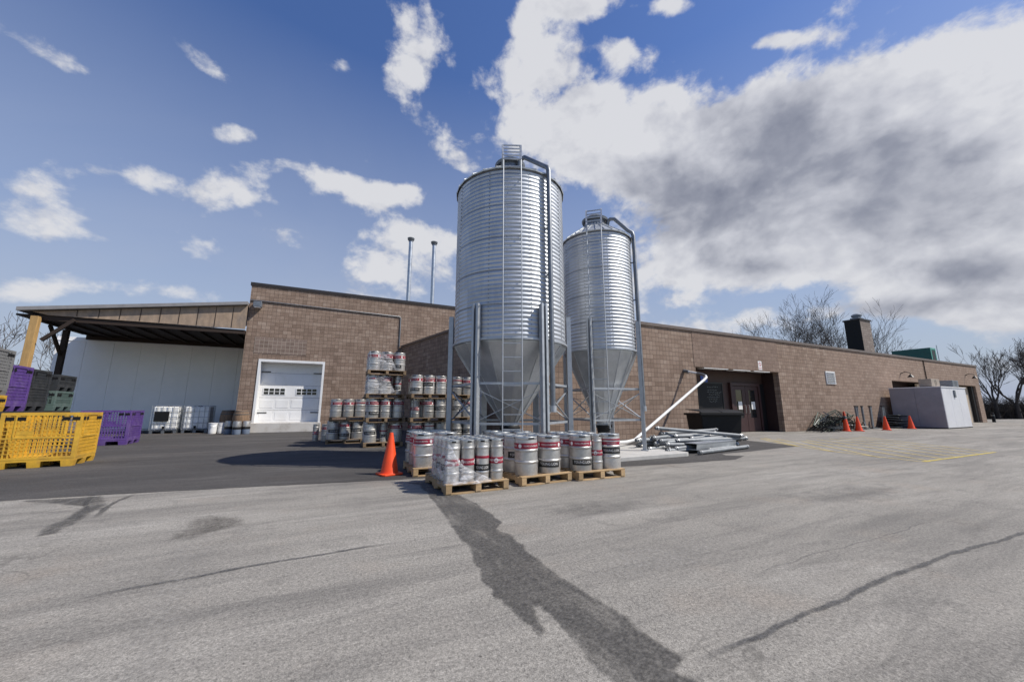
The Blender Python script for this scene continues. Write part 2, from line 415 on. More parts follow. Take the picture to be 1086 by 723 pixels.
CLOUDS = [(39.49,26.06,25.43,11.44,-.26,1.1),(52.12,29.89,9.3,4.79,-.67,1.0),(44.07,31.53,11.23,5.53,-.39,.8),(24.06,35.78,17.58,8.21,-.12,.95),(9.21,37.93,13.19,8.57,-.26,.8),(.33,42.6,9.53,6.74,-.23,.55),(29.97,19.5,20.67,6.6,-.14,.72),(47.11,14.5,13.44,4.6,-.22,.6),(56.02,22.09,8.15,9.58,-.47,.9),(53.32,8,4.91,3.51,-.18,.6),(14.2,14.25,12.5,8.34,-.06,.6),(-27.66,30.47,9.3,2.6,0,.75),(-18.78,30.1,5.76,1.69,.26,.6),(-40.05,25.87,5.24,2.34,.66,.65),(-40.09,31.84,3.07,1.07,.36,.6),(-54.55,31.89,2.41,1.01,-.06,.55),(-54.31,19.84,2.59,1.89,.29,.5),(-53.51,16.55,3.57,1.59,.22,.62),(-42.75,18.53,2.88,1.93,.05,.5),(-17.13,47.08,5.21,5.35,0,.5),(8.05,48.98,6.43,3.45,.12,.55),(13.27,51.35,6.67,.96,-.11,.5),(-16.29,24.71,7.83,3.15,.03,.6),(-11.7,37.14,6.16,2.72,-.46,.5),(-52.73,11.3,3.45,1.43,.25,.6),(-23.35,34.26,2.72,1.38,.06,.55),(40.77,41.06,3.59,.77,-.34,.55),(27.76,48.5,5.67,.96,-.25,.5),(-18.06,18.78,9.59,2.97,.1,.45),
          (-30,42,4,1.2,.3,.35),(-46,38,6,1.2,-.3,.3),(-33,22,5,1.4,.1,.35),(-48,24,4,1.1,.1,.3),(-25,14,9,2,.05,.4),(-5,30,4,2,.3,.4),(-8,18,5,2,0,.35),(-44,13,6,1.4,0,.4),(20,46,4,1.6,-.3,.4),(3,52,5,2,.3,.4),(34,4,26,3.4,-.05,.75),(52,9.5,12,2.2,-.1,.7),(38,11.2,16,2.2,0,.6),(22,9,12,3,0,.65),(75,14,14,12,0,.6)]
SHADES = [(47,10.6,9,1.1,-.1,.7),(33,13.2,7,1.0,-.05,.55),(30,37,6,2.5,-.3,.35),(41.75,28.45,18.61,7.42,-.32,1.0),(30.56,23.89,17.98,7.53,-.36,.8),(48.75,19.72,11.14,5.68,-.33,.75),(52.93,13.08,5.18,1.97,-.15,.9),(37.46,17.59,5.93,1.6,-.21,.5),(20.9,31.82,9.84,4.69,-.16,.4),(15.72,41.52,6.2,3.06,-.14,.2)]
def field(lst, grow):
    tot = None
    for (cx, cy, a, b, ro, wt) in lst:
        mp = N(nt,'ShaderNodeMapping'); mp.vector_type = 'TEXTURE'
        mp.inputs['Location'].default_value = (cx,cy,0); mp.inputs['Rotation'].default_value = (0,0,ro); mp.inputs['Scale'].default_value = (a*grow,b*grow,1)
        nt.links.new(AE, mp.inputs['Vector'])
        ln = N(nt,'ShaderNodeVectorMath', operation='LENGTH'); nt.links.new(mp.outputs[0], ln.inputs[0])
        mr = N(nt,'ShaderNodeMapRange'); mr.interpolation_type = 'SMOOTHSTEP'
        nt.links.new(ln.outputs['Value'], mr.inputs[0])
        mr.inputs[1].default_value = 0; mr.inputs[2].default_value = 1; mr.inputs[3].default_value = wt; mr.inputs[4].default_value = 0
        tot = mr.outputs[0] if tot is None else math_n(nt,'MAXIMUM', tot, mr.outputs[0]) if wt < 0 else math_n(nt,'ADD', tot, mr.outputs[0])
    return tot
CLOUDS = [(a,b,c_*(1.0 if c_ > 9.25 else 1.45),d_*(1.0 if c_ > 9.25 else 1.45),e_,f_+(.0 if c_ > 9.25 else .2)) for a,b,c_,d_,e_,f_ in CLOUDS]
cl = math_n(nt,'MINIMUM', field(CLOUDS, 1.35), 1.25); dk = field(SHADES, 1.35)
def scaled(v, sc, loc=(0,0,0)):
    q = N(nt,'ShaderNodeMapping'); q.inputs['Scale'].default_value = sc; q.inputs['Location'].default_value = loc
    nt.links.new(v, q.inputs['Vector']); return q.outputs[0]
nmv = scaled(tc,(1,1,1.35)); nm2v = scaled(tc,(1,1,1.35),(.034,-.022,.06))
def billow(v, sc):
    q = N(nt,'ShaderNodeTexVoronoi', feature='F1'); q.inputs['Scale'].default_value = sc
    q.inputs['Detail'].default_value = 3; q.inputs['Roughness'].default_value = .55; q.normalize = True
    wv = N(nt,'ShaderNodeTexNoise'); wv.inputs['Scale'].default_value = 3.5; wv.inputs['Detail'].default_value = 5; nt.links.new(v, wv.inputs['Vector'])
    vm = N(nt,'ShaderNodeVectorMath', operation='MULTIPLY_ADD'); nt.links.new(wv.outputs['Color'], vm.inputs[0]); vm.inputs[1].default_value = (.22,.22,.22); nt.links.new(v, vm.inputs[2])
    nt.links.new(vm.outputs[0], q.inputs['Vector']); return q.outputs['Distance']
n1 = noise_tex(nt, nmv, 4.6, 13, .6, .1); n2 = noise_tex(nt, nm2v, 4.6, 8, .55, .1)
b1 = billow(nmv, 7.5); b2 = billow(nm2v, 7.5)
nb = noise_tex(nt, nmv, 15, 10, .65, .3)
def dens_of(n, b): return math_n(nt,'ADD', math_n(nt,'MULTIPLY', math_n(nt,'SUBTRACT',n,.5), 2.0), math_n(nt,'MULTIPLY', math_n(nt,'SUBTRACT',.33,b), 1.7))
d1 = dens_of(n1,b1); d2 = dens_of(n2,b2)
dens = math_n(nt,'ADD', math_n(nt,'ADD', cl, d1), math_n(nt,'MULTIPLY', math_n(nt,'SUBTRACT',nb,.5), .95))
am = N(nt,'ShaderNodeMapRange'); am.interpolation_type = 'SMOOTHSTEP'; nt.links.new(dens, am.inputs[0])
am.inputs[1].default_value = .42; am.inputs[2].default_value = .86
alpha = am.outputs[0]
relief = math_n(nt,'MULTIPLY', math_n(nt,'SUBTRACT', d2, d1), .75)
sh = math_n(nt,'ADD', math_n(nt,'MULTIPLY', math_n(nt,'MINIMUM',dk,1.15), math_n(nt,'ADD', .12, math_n(nt,'MULTIPLY', n1, .9))), math_n(nt,'ADD', relief, math_n(nt,'MULTIPLY', math_n(nt,'SUBTRACT', nb, .5), .25)))
ccol = ramp(nt, sh, [(0,(.72,.725,.755)),(.25,(.58,.59,.64)),(.7,(.31,.325,.385)),(1,(.22,.235,.295))])
veil_n = noise_tex(nt, nmv, 1.6, 5, .55, .6)
vel = N(nt,'ShaderNodeMapRange'); nt.links.new(el, vel.inputs[0]); vel.inputs[1].default_value = 2; vel.inputs[2].default_value = 45; vel.inputs[3].default_value = .9; vel.inputs[4].default_value = .0
vaz = N(nt,'ShaderNodeMapRange'); nt.links.new(math_n(nt,'ABSOLUTE', az), vaz.inputs[0]); vaz.inputs[1].default_value = 65; vaz.inputs[2].default_value = 110; vaz.inputs[3].default_value = 1; vaz.inputs[4].default_value = .25
veil = math_n(nt,'MULTIPLY', math_n(nt,'MULTIPLY', vel.outputs[0], vaz.outputs[0]), math_n(nt,'ADD', .5, math_n(nt,'MULTIPLY', veil_n, 1.0)), True)
SKYK = .12
skyc = N(nt,'ShaderNodeVectorMath', operation='SCALE'); sat = N(nt,'ShaderNodeHueSaturation'); sat.inputs['Saturation'].default_value = 1.2; sat.inputs['Hue'].default_value = .516; nt.links.new(sky.outputs[0], sat.inputs['Color']); nt.links.new(sat.outputs[0], skyc.inputs[0]); skyc.inputs['Scale'].default_value = 1.0
def bright(c): return [x/SKYK for x in c]
c = mixc(nt, veil, skyc.outputs[0], bright((.4,.455,.59)))
sc_ = N(nt,'ShaderNodeVectorMath', operation='SCALE'); nt.links.new(ccol, sc_.inputs[0]); sc_.inputs['Scale'].default_value = 1/SKYK
c = mixc(nt, math_n(nt,'MULTIPLY', alpha, .95), c, sc_.outputs[0])
nt.links.new(c, bg.inputs['Color']); bg.inputs['Strength'].default_value = SKYK
nt.links.new(bg.outputs[0], out.inputs['Surface'])

sd = bpy.data.lights.new('sun','SUN'); sd.energy = 5.0; sd.angle = R(.53); sd.color = (1,.945,.85)
so = bpy.data.objects.new('sun', sd); COL.objects.link(so)
so.rotation_euler = SUN.to_track_quat('Z','Y').to_euler(); so.location = (20,-20,30)

cd = bpy.data.cameras.new('camera'); cam = bpy.data.objects.new('camera', cd); COL.objects.link(cam)
cam.location = (0,0,1.3); cam.rotation_euler = (R(90)+math.atan(70.5/395), 0, HEAD-R(90))
cd.sensor_width = 36; cd.lens = 36*395/1086; cd.clip_end = 2000; cd.clip_start = .05
scene.camera = cam
scene.view_settings.view_transform = 'Standard'; scene.view_settings.look = 'None'
scene.view_settings.exposure = 0; scene.view_settings.gamma = 1

# ------------------------------------------------------------------ ground
def sheet(name, poly, z, m, label=None):
    b = MB(); b.add([(x,y,z) for x,y in poly], [tuple(range(len(poly)))])
    o = struct(b.build(name, m))
    if label: o['label'] = label
    return o
def rough_poly(pts, amp, step=.06, freq=6.0, seed=0.0):
    res = []; n = len(pts)
    for i in range(n):
        a, b = Vector(pts[i]), Vector(pts[(i+1)%n]); d = b-a; L = d.length
        k = max(1,int(L/step)); nrm = Vector((-d.y,d.x)).normalized() if L > 0 else Vector((0,0))
        for j in range(k):
            p = a + d*(j/k)
            q = noise.noise(Vector((p.x*freq+seed,p.y*freq,seed))) + .5*noise.noise(Vector((p.x*freq*3,p.y*freq*3+seed,1)))
            p = p + nrm*q*amp; res.append((p.x,p.y))
    return res
def soft_sheet(name, poly, z, m, fade=.05, cell=.03, warp=.05, seed=0.0):
    """a soaked patch whose border fades out over a few centimetres"""
    P = [Vector(p) for p in poly]; n = len(P)
    def sd(q):
        best = 1e9; ins = False
        for i in range(n):
            a, b = P[i], P[(i+1)%n]; d = b-a
            t = max(0,min(1,(q-a).dot(d)/max(d.length_squared,1e-9))); best = min(best,(q-a-d*t).length)
            if (a.y > q.y) != (b.y > q.y) and q.x < (b.x-a.x)*(q.y-a.y)/(b.y-a.y)+a.x: ins = not ins
        return best if ins else -best
    x0, x1 = min(p.x for p in P)-.15, max(p.x for p in P)+.15; y0, y1 = min(p.y for p in P)-.15, max(p.y for p in P)+.15
    nx, ny = int((x1-x0)/cell)+1, int((y1-y0)/cell)+1; S = {}
    for i in range(nx+1):
        for j in range(ny+1):
            x, y = x0+i*cell, y0+j*cell
            w = Vector((noise.noise(Vector((x*5,y*5,seed)))+.5*noise.noise(Vector((x*16,y*16,seed+2))), noise.noise(Vector((x*5,y*5,seed+5)))+.5*noise.noise(Vector((x*16,y*16,seed+7)))))
            v = (sd(Vector((x,y))+w*warp)+fade*.4)/fade; v = max(0,min(1,v)); S[i,j] = v*v*(3-2*v)
    vs = []; at = []; id_ = {}; fs = []
    def vid(k):
        if k not in id_: id_[k] = len(vs); vs.append((x0+k[0]*cell,y0+k[1]*cell,z)); at.append(S[k])
        return id_[k]
    for i in range(nx):
        for j in range(ny):
            ks = ((i,j),(i+1,j),(i+1,j+1),(i,j+1))
            if any(S[k] > 0 for k in ks): fs.append(tuple(vid(k) for k in ks))
    b = MB(); b.add(vs, fs); o = struct(b.build(name, m, fix=False))
    o.data.attributes.new('soft','FLOAT','POINT').data.foreach_set('value', at); return o
def ribbon(name, pts, wd, z, m, amp=.02, seed=0.0, soft=True):
    """a strip along a polyline with a wandering width"""
    P = []
    for i in range(len(pts)-1):
        a, b = Vector(pts[i]), Vector(pts[i+1]); k = max(1,int((b-a).length/.07))
        P += [a + (b-a)*(j/k) for j in range(k)]
    P.append(Vector(pts[-1])); vs = []; fs = []; at = []; edge_a = 0 if soft else 1
    for i, p in enumerate(P):
        t = (P[min(i+1,len(P)-1)]-P[max(i-1,0)]).normalized(); n_ = Vector((-t.y,t.x))
        o_ = noise.noise(Vector((i*.13+seed,seed,0)))*amp + noise.noise(Vector((i*.5+seed,seed,3)))*amp*.4
        ww = wd*(.75 + .7*abs(noise.noise(Vector((i*.21,seed,7)))) + .35*noise.noise(Vector((i*.9,seed,9))))
        c_ = p + n_*o_
        en = min(1,i/6,(len(P)-1-i)/6) if soft else 1
        for s, al in ((-1,edge_a),(-.45,1),(.45,1),(1,edge_a)): q = c_ + n_*s*ww/2*(1.35 if soft else 1); vs.append((q.x,q.y,z)); at.append(al*en)
    for i in range(len(P)-1):
        for k in range(3): fs.append((4*i+k,4*i+4+k,4*i+5+k,4*i+1+k))
    b = MB(); b.add(vs, fs); o = struct(b.build(name, m, fix=False))
    o.data.attributes.new('soft','FLOAT','POINT').data.foreach_set('value', at); return o
sheet('ground', [(-500,-500),(500,-500),(500,500),(-500,500)], 0, MT['lot'])
edge = [(-70,18.2),(-30,12.2),(-12,9.4),(-4.1,8.18),(-2.87,8.03),(-1,7.75),(1.36,7.34),(4.2,6.95),(5.87,6.76),(7.6,6.55),(9.41,6.41)]
er = [edge[0]]
for i in range(len(edge)-1):
    a, b_ = Vector(edge[i]), Vector(edge[i+1]); k = max(1,int((b_-a).length/.12))
    for j in range(1,k+1):
        p = a+(b_-a)*(j/k); p.y += .025*noise.noise(Vector((p.x*4,0,0)))+.012*noise.noise(Vector((p.x*13,0,2))); er.append((p.x,p.y))
sheet('asphalt', er + [(10.3,6.75),(9.95,7.05),(10.2,7.35),(11.5,7.35),(13,7.5),(14.6,7.62),(14.9,8.6),(15.3,10.4),(15.5,12.27),(6.0,12.27),(6.0,45),(-70,45)], .004, MT['asphalt'])
pad = MB(); pad.prism([(5.4,7.36),(8.82,7.38),(8.94,7.42),(8.97,7.5),(9.0,10.9),(5.4,10.9)], -.02, .1)
struct(pad.build('concrete_pad', MT['pad'], bevel=.015))
stain = [(1.3,6.99),(1.47,6.72),(1.44,5.76),(1.38,4.8),(1.3,4.02),(1.29,3.5),(1.18,3.07),(1.15,2.71),(1.16,2.46),(1.2,2.32),(1.19,2.12),(1.26,2.12),(1.32,2.38),(1.37,2.39),(1.38,2.04),(1.33,1.85),(1.32,1.64),(1.28,1.1),(1.75,1.0),(1.71,1.46),(1.65,1.56),(1.79,1.6),(1.74,1.91),(1.79,2.05),(1.73,2.55),(1.71,2.98),(1.76,3.36),(1.79,3.78),(1.72,3.99),(1.9,4.16),(1.91,4.74),(1.9,5.34),(1.83,5.91),(2.2,6.3),(2.3,6.9)]
soft_sheet('dark_stain', stain, .004, MT['stain'], .028, .018, .035, 1.0)
soft_sheet('leak_stain', [(-2.59,5.8),(-2.7,6.12),(-2.71,6.64),(-2.83,7.17),(-3.21,7.57),(-3.9,8.1),(-4.3,8.15),(-3.3,7.95),(-2.95,7.95),(-2.62,7.2),(-2.58,6.7),(-2.53,6.2),(-2.5,5.85)], .0055, MT['stain'], .06, .035, .05, 4.0)
ribbon('leak_stain', [(-2.43,6.42),(-2.53,6.88),(-2.6,7.4),(-2.55,7.98)], .07, .004, MT['stain'], .03, 2)
ribbon('leak_stain', [(-2.68,6.76),(-2.73,7.02),(-2.95,7.5),(-3.1,8.05)], .06, .0045, MT['stain'], .03, 5)
soft_sheet('gravel_patch', [(-1.32,5.11),(-1.36,5.75),(-1.22,5.96),(-.89,5.71),(-.78,5.39),(-.95,5.24),(-1.09,5.17),(-1.18,5.06)], .004, MT['gravelly'], .16, .025, .1, 9.0)
soft_sheet('worn_streak', [(-1.22,4.9),(-1.0,4.9),(-.62,2.6),(-.45,1.2),(-.62,1.2),(-.85,2.7)], .0045, MT['worn'], .14, .04, .08, 3.0)
soft_sheet('worn_streak', [(1.9,2.6),(2.5,2.9),(3.4,2.75),(3.3,2.5),(2.4,2.4)], .0045, MT['worn'], .2, .04, .15, 6.0)
soft_sheet('oil_patch', [(2.6,4.4),(3.4,4.5),(4.2,4.2),(3.6,3.9),(2.8,4.0)], .0045, MT['stain_soft'], .3, .05, .2, 8.0)
soft_sheet('oil_patch', [(6.4,3.4),(7.8,3.5),(8.6,3.1),(7.4,2.8),(6.3,3.0)], .0045, MT['stain_soft'], .3, .06, .2, 12.0)
ribbon('crack_sealer', [(1.79,1.56),(1.97,1.56),(2.29,1.55),(2.61,1.56),(2.87,1.56),(3.46,1.58),(4.06,1.59),(4.53,1.57),(5.17,1.56),(5.89,1.5),(7.5,1.42),(11,1.3)], .045, .005, MT['seal'], .03, 3)
ribbon('crack_sealer', [(-1.5,3.84),(-1.25,3.89),(-.88,3.93),(-.59,3.98),(-.26,4.01),(.26,4.03),(.73,4.02)], .05, .004, MT['seal'], .025, 8)
ribbon('crack', [(3.06,2.03),(3.5,2.07),(3.99,2.1),(4.53,2.07),(5.38,2.05),(5.96,2.05),(6.55,2.04)], .022, .004, MT['stain_soft'], .05, 12)
ribbon('crack', [(4.38,1.32),(4.42,1.22),(4.39,1.13),(4.42,1.02)], .02, .004, MT['seal'], .02, 14)
ribbon('dirt_strip', [(22.5,12.14),(28,12.15),(36,12.15)], .3, .009, MT['stain_soft'], .08, 61)
ribbon('dirt_strip', [(9.1,12.12),(12,12.1),(15.6,12.13)], .25, .009, MT['dirt'], .08, 62)
ribbon('dirt_strip', [(-.3,23.5),(1.5,23.52),(3.6,23.5)], .25, .009, MT['dirt'], .06, 63)
ribbon('dirt_strip', [(-9.5,25.6),(-7.5,25.0),(-6,24.5),(-4.3,23.2),(-3.5,22.6)], .45, .009, MT['dirt'], .2, 50)
# yellow hatched bay
ribbon('parking_line', [(13.08,4.15),(17.8,4.07)], .1, .008, MT['line_new'], .006, 1, soft=False)
ribbon('parking_line', [(13.08,4.2),(13.3,5.0),(13.75,6.4),(14.6,7.9),(15.7,9.2),(16.6,10.1)], .09, .008, MT['line'], .01, 2, soft=False)
for k in range(6):
    x0 = 13.5+.85*k
    ribbon('parking_line', [(x0,4.2),(x0+3.9,4.2+4.6)], .09, .008, MT['line'], .01, 20+k, soft=False)
for k, (x0,y0) in enumerate([(13.2,5.0),(13.65,6.2),(14.4,7.5)]):
    L_ = [4.5,4.4,3.4][k]
    ribbon('parking_line', [(x0,y0),(x0+L_*.78,y0+L_*.8)], .09, .008, MT['line'], .01, 40+k, soft=False)

# ------------------------------------------------------------------ the brick building
BLD = thing('brick_building', 'long tan block building with a taller block behind and a flat low wing', 'building', (20,12.25,0))
def wall(name, p0, p1, z0, z1, th, opens, m, parent=BLD, label=None):
    """outer face from p0 to p1, outward to the right of that direction"""
    p0, p1 = Vector(p0), Vector(p1); d = p1-p0; L = d.length; t = d/L; inn = Vector((-t.y,t.x))*th
    ss = sorted({0,L,*[o[0] for o in opens],*[o[1] for o in opens]}); zz = sorted({z0,z1,*[o[2] for o in opens],*[o[3] for o in opens]})
    def P(s, z, i): q = p0+t*s+(inn if i else Vector((0,0))); return (q.x,q.y,z)
    hole = lambda s, z: any(o[0] < s < o[1] and o[2] < z < o[3] for o in opens)
    b = MB(); K = {}
    for i in range(len(ss)-1):
        for j in range(len(zz)-1):
            K[i,j] = not hole((ss[i]+ss[i+1])/2,(zz[j]+zz[j+1])/2)
    for (i,j), s in K.items():
        if not s: continue
        a, c_, lo, hi = ss[i], ss[i+1], zz[j], zz[j+1]
        b.quad(P(a,lo,0),P(c_,lo,0),P(c_,hi,0),P(a,hi,0)); b.quad(P(a,lo,1),P(a,hi,1),P(c_,hi,1),P(c_,lo,1))
        if not K.get((i-1,j)): b.quad(P(a,lo,0),P(a,hi,0),P(a,hi,1),P(a,lo,1))
        if not K.get((i+1,j)): b.quad(P(c_,lo,0),P(c_,lo,1),P(c_,hi,1),P(c_,hi,0))
        if not K.get((i,j+1)): b.quad(P(a,hi,0),P(c_,hi,0),P(c_,hi,1),P(a,hi,1))
        if not K.get((i,j-1)): b.quad(P(a,lo,0),P(a,lo,1),P(c_,lo,1),P(c_,lo,0))
    o = b.build(name, m, parent, uv=True, fix=False)
    if label: o['label'] = label
    return o
WX0, WX1, WY, WZ = 6.1, 53.3, 12.25, 4.97
FX0, FX1, FY, FZ = -4.32, 10.0, 23.7, 7.86
DX0, DX1, DZ0, DZ1 = -3.6, -.42, .5, 3.86
wall('wall', (WX0,WY), (27.6,WY), 0, WZ, .3, [(15.7-WX0,22.4-WX0,0,3.22)], MT['block'], label='wing front wall around the recessed entrance')
wall('wall', (27.6,WY), (WX1,WY), 0, WZ-.003, .3, [(36-27.6,52.2-27.6,0,3.2)], MT['block_far'], label='far end of the wing front wall')
wall('wall', (WX1,WY+.303), (WX1,30), 0, WZ-.003, .3, [], MT['block_far'])
wall('wall', (3.76,FY-.004), (WX0,WY+.31), 0, WZ-.002, .3, [], MT['block'], label='shaded side wall between the low wing and the tall block')
wall('wall', (FX0,FY), (FX1,FY), 0, FZ, .3, [(DX0-FX0,DX1-FX0,0,DZ1)], MT['block'], label='tall block front wall with the white loading door')
wall('wall', (FX0,40), (FX0,FY+.303), 0, FZ, .3, [], MT['block'])
wall('wall', (FX1-.3,FY+.303), (FX1-.3,40), 4.7, FZ, .3, [], MT['block'])
MB().span(DX0-.03,DX1+.05,FY-.06,FY+.7,0,DZ0).build('door_sill', MT['sill'], BLD, bevel=.02)
MB().span(-3.87,-1.43,FY-.014,FY-.002,4.16,5.05).build('infill_panel', MT['infill'], BLD, uv=True)
# copings and roofs
cp = MB(); cp.span(FX0-.05,FX1+.05,FY-.05,FY+.36,FZ,FZ+.17); cp.span(FX0-.05,FX0+.36,FY+.36,40,FZ,FZ+.17)
cp.build('coping', MT['coping_dark'], BLD)
cp = MB(); cp.span(WX0-.1,WX1+.06,WY-.06,WY+.36,WZ+.002,WZ+.14); cp.span(WX1-.36,WX1+.06,WY+.36,30,WZ+.002,WZ+.14)
t_ = Vector((WX0-3.76,WY-FY)).normalized(); n_ = Vector((t_.y,-t_.x))
a = Vector((3.76,FY-.06)); b2 = Vector((WX0-.02,WY+.38))
cp.prism([tuple(a+n_*.05),tuple(b2+n_*.05),tuple(b2-n_*.36),tuple(a-n_*.36)], WZ+.002, WZ+.12)
cp.build('coping', MT['coping_tan'], BLD)
MB().prism([(WX0+.35,WY+.3),(WX1-.3,WY+.3),(WX1-.3,30),(10.3,30),(10.3,23.68),(4.1,23.68)],4.6,4.7).build('roof', MT['roofing'], BLD)
MB().prism([(FX0+.3,FY+.3),(FX1-.3,FY+.3),(FX1-.3,40),(FX0+.3,40)],7.4,7.5).build('roof', MT['roofing'], BLD)
MB().span(15.62,22.5,WY-.013,WY-.002,3.235,WZ-.01).build('infill_panel', MT['block_plain'], BLD, uv=True)
# loading door of the tall block
YD = FY+.56
ov = MB()
zs = [DZ0,1.16,1.83,2.5,3.17,3.78]
for i in range(5):
    ov.span(DX0+.1,DX1-.1,YD,YD+.05,zs[i]+.006,zs[i+1]-.006)
    for sx in range(4):
        xa = DX0+.2+sx*.73
        if i != 2: ov.span(xa,xa+.6,YD-.012,YD,zs[i]+.12,zs[i+1]-.12)
door = ov.build('overhead_door', MT['white_paint'], BLD, bevel=.006)
for x0 in (DX0+.3,DX1-1.32):
    wn = MB(); wn.span(x0-.03,x0+1.05,YD-.02,YD+.0,1.98,2.36); o = wn.build('window_frame', MT['white_paint'], door)
    g = MB()
    for i in range(4):
        for j in range(2): g.span(x0+.02+i*.255,x0+.23+i*.255,YD-.026,YD-.018,2.01+j*.175,2.15+j*.175)
    g.build('window', MT['glass'], door)
for z in (1.0,3.2):
    MB().span(DX0+.12,DX0+.55,YD-.03,YD-.013,z,z+.05).build('strap_hinge', MT['black_metal'], door); MB().span(DX1-.55,DX1-.12,YD-.03,YD-.013,z,z+.05).build('strap_hinge', MT['black_metal'], door)
fr = MB(); fr.span(DX0,DX0+.11,FY-.03,YD+.1,DZ0,DZ1-.13); fr.span(DX1-.11,DX1,FY-.03,YD+.1,DZ0,DZ1-.13); fr.span(DX0,DX1,FY-.03,YD+.1,DZ1-.13,DZ1-.002)
fr.build('door_frame', MT['white_paint'], BLD)
MB().span(DX0-.5,DX1+.5,YD+.2,YD+.25,0,4.2).build('back_panel', MT['black'], BLD)
# conduit on the tall front
cn = MB(); cn.tube([(FX0+.02,FY-.04,7.03),(-3.9,FY-.04,7.03),(3.55,FY-.04,6.93),(3.62,FY-.04,6.86),(3.62,FY-.04,5.0)], .028, 8)
cn.build('conduit', MT['galv_dark'], BLD)
# recessed entrance
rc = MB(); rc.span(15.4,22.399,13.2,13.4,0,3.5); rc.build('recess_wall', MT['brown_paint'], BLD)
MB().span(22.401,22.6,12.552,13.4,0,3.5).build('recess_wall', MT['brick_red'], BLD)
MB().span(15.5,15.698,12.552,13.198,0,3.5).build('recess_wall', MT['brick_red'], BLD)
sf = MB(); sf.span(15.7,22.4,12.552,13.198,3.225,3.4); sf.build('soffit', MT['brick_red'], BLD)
sp = MB()
for xa, xb in ((16.3,18.1),(18.5,19.9),(20.2,21.6)): sp.span(xa,xb,12.23,12.62,3.19,3.219)
sp.build('soffit_light', MT['white_paint'], BLD)
dr = MB(); dr.span(19.35,19.5,13.05,13.198,0,2.62); dr.span(21.75,21.9,13.05,13.198,0,2.62); dr.span(19.5,21.75,13.05,13.198,2.47,2.62)
dr.build('door_frame', MT['door_red'], BLD)
for i, x0 in enumerate((19.52,20.64)):
    d = MB(); x1 = x0+1.09
    d.span(x0,x0+.28,13.1,13.16,.03,2.45); d.span(x1-.28,x1,13.1,13.16,.03,2.45); d.span(x0+.28,x1-.28,13.1,13.16,.03,.75); d.span(x0+.28,x1-.28,13.1,13.16,2.25,2.45)
    d_ = d.build('door', MT['door_red'], BLD)
    MB().span(x0+.28,x1-.28,13.12,13.14,.75,2.25).build('glass', MT['glass'], d_)
    MB().span(x0+.4,x0+.72,13.085,13.098,1.2,1.62).build('notice', MT['carton'], d_)
    hx_ = x1-.14 if i == 0 else x0+.14
    MB().tube([(hx_,13.1,1.0),(hx_,13.04,1.02),(hx_,13.04,1.42),(hx_,13.1,1.44)],.016,8).build('handle', MT['steel'], d_)
MB().span(21.95,22.35,13.1,13.19,.03,2.6).build('side_panel', MT['black'], BLD)
# roll door bay behind the cooler
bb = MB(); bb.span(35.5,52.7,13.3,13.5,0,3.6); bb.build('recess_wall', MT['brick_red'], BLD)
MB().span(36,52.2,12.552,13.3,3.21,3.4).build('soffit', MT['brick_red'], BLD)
be = MB()
for i in range(5): be.span(41.2+i*2.1,43.27+i*2.1,12.62,12.72,0,3.12)
be.build('roll_door', MT['beige'], BLD)
jm = MB(); jm.span(51.75,52.19,12.4,12.61,0,3.18); jm.build('jamb', MT['black_metal'], BLD)
MB().bar((42.6,12.56,1.3),(43.5,12.56,3.0),.12,.05).build('door_brace', MT['brown_paint'], BLD)
vt = MB(); vt.span(27.25,28.3,WY-.05,WY-.002,2.72,3.5); v_ = vt.build('vent', MT['white_paint'], BLD)
sl = MB()
for i in range(6): sl.box((27.775,WY-.07,2.84+i*.112),(.92,.05,.02),M=Matrix.Rotation(R(35),3,'X'))
sl.build('louver', MT['ash_plastic'], v_)
# chimney on the wing roof
ch = MB(); ch.span(40.15,41.95,15,16.1,4.69,8.68); chm = ch.build('chimney', MT['chimney'], BLD, uv=True)
MB().span(40.125,40.148,15.02,16.08,4.7,8.67).build('black_side', MT['black'], chm)  # thin black panel covering the left side of the chimney
MB().span(40.08,42.02,14.93,16.17,8.68,8.8).build('cap', MT['coping_dark'], chm)
ct = MB(); ct.lathe([(.28,8.8),(.28,9.1),(.36,9.12),(.36,9.26),(.2,9.36),(.001,9.38)],14,(41,15.5,0)); ct.span(40.55,41.45,15.2,15.8,8.8,8.98)
ct.build('flue', MT['galv_dark'], chm)
for i, (x, y, z) in enumerate(((4.52,26.7,13.7),(6.27,26.7,13.75))):
    o = thing('exhaust_stack', ['tall thin steel exhaust pipe on the roof, nearer the loading door','tall thin steel exhaust pipe on the roof, nearer the silos'][i], 'exhaust pipe', (x,y,7.5), 0, 'exhaust pipes on the tall roof')
    MB().tube([(x,y,7.5),(x,y,z-.25)],.14,12).build('pipe', MT['galv'], o)
    MB().lathe([(.17,z-.25),(.17,z-.2),(.24,z-.12),(.26,z),(.001,z+.05)],14,(x,y,0)).build('cap', MT['galv_dark'], o)
    MB().lathe([(.16,7.5),(.3,7.5),(.16,7.9)],14,(x,y,0)).build('flashing', MT['galv_dark'], o)
gu = thing('rooftop_unit', 'dark green ventilation unit on the wing roof right of the chimney', 'rooftop unit', (48.8,14.8,4.7))
MB().span(48.3,49.35,13.5,16.1,4.85,6.62).build('housing', MT['green_unit'], gu, bevel=.03)
tr_ = MB(); tr_.span(48.28,48.44,13.47,13.5,4.87,6.6); tr_.span(49.2,49.37,13.47,13.5,4.87,6.6); tr_.span(48.44,49.2,13.47,13.5,6.45,6.6); tr_.build('trim', MT['green_trim'], gu)
MB().span(48.5,49.15,13.47,13.5,5.1,6.35).build('grille', MT['black_metal'], gu)
MB().span(48.4,49.25,13.6,16,4.69,4.85).build('curb', MT['galv_dark'], gu)
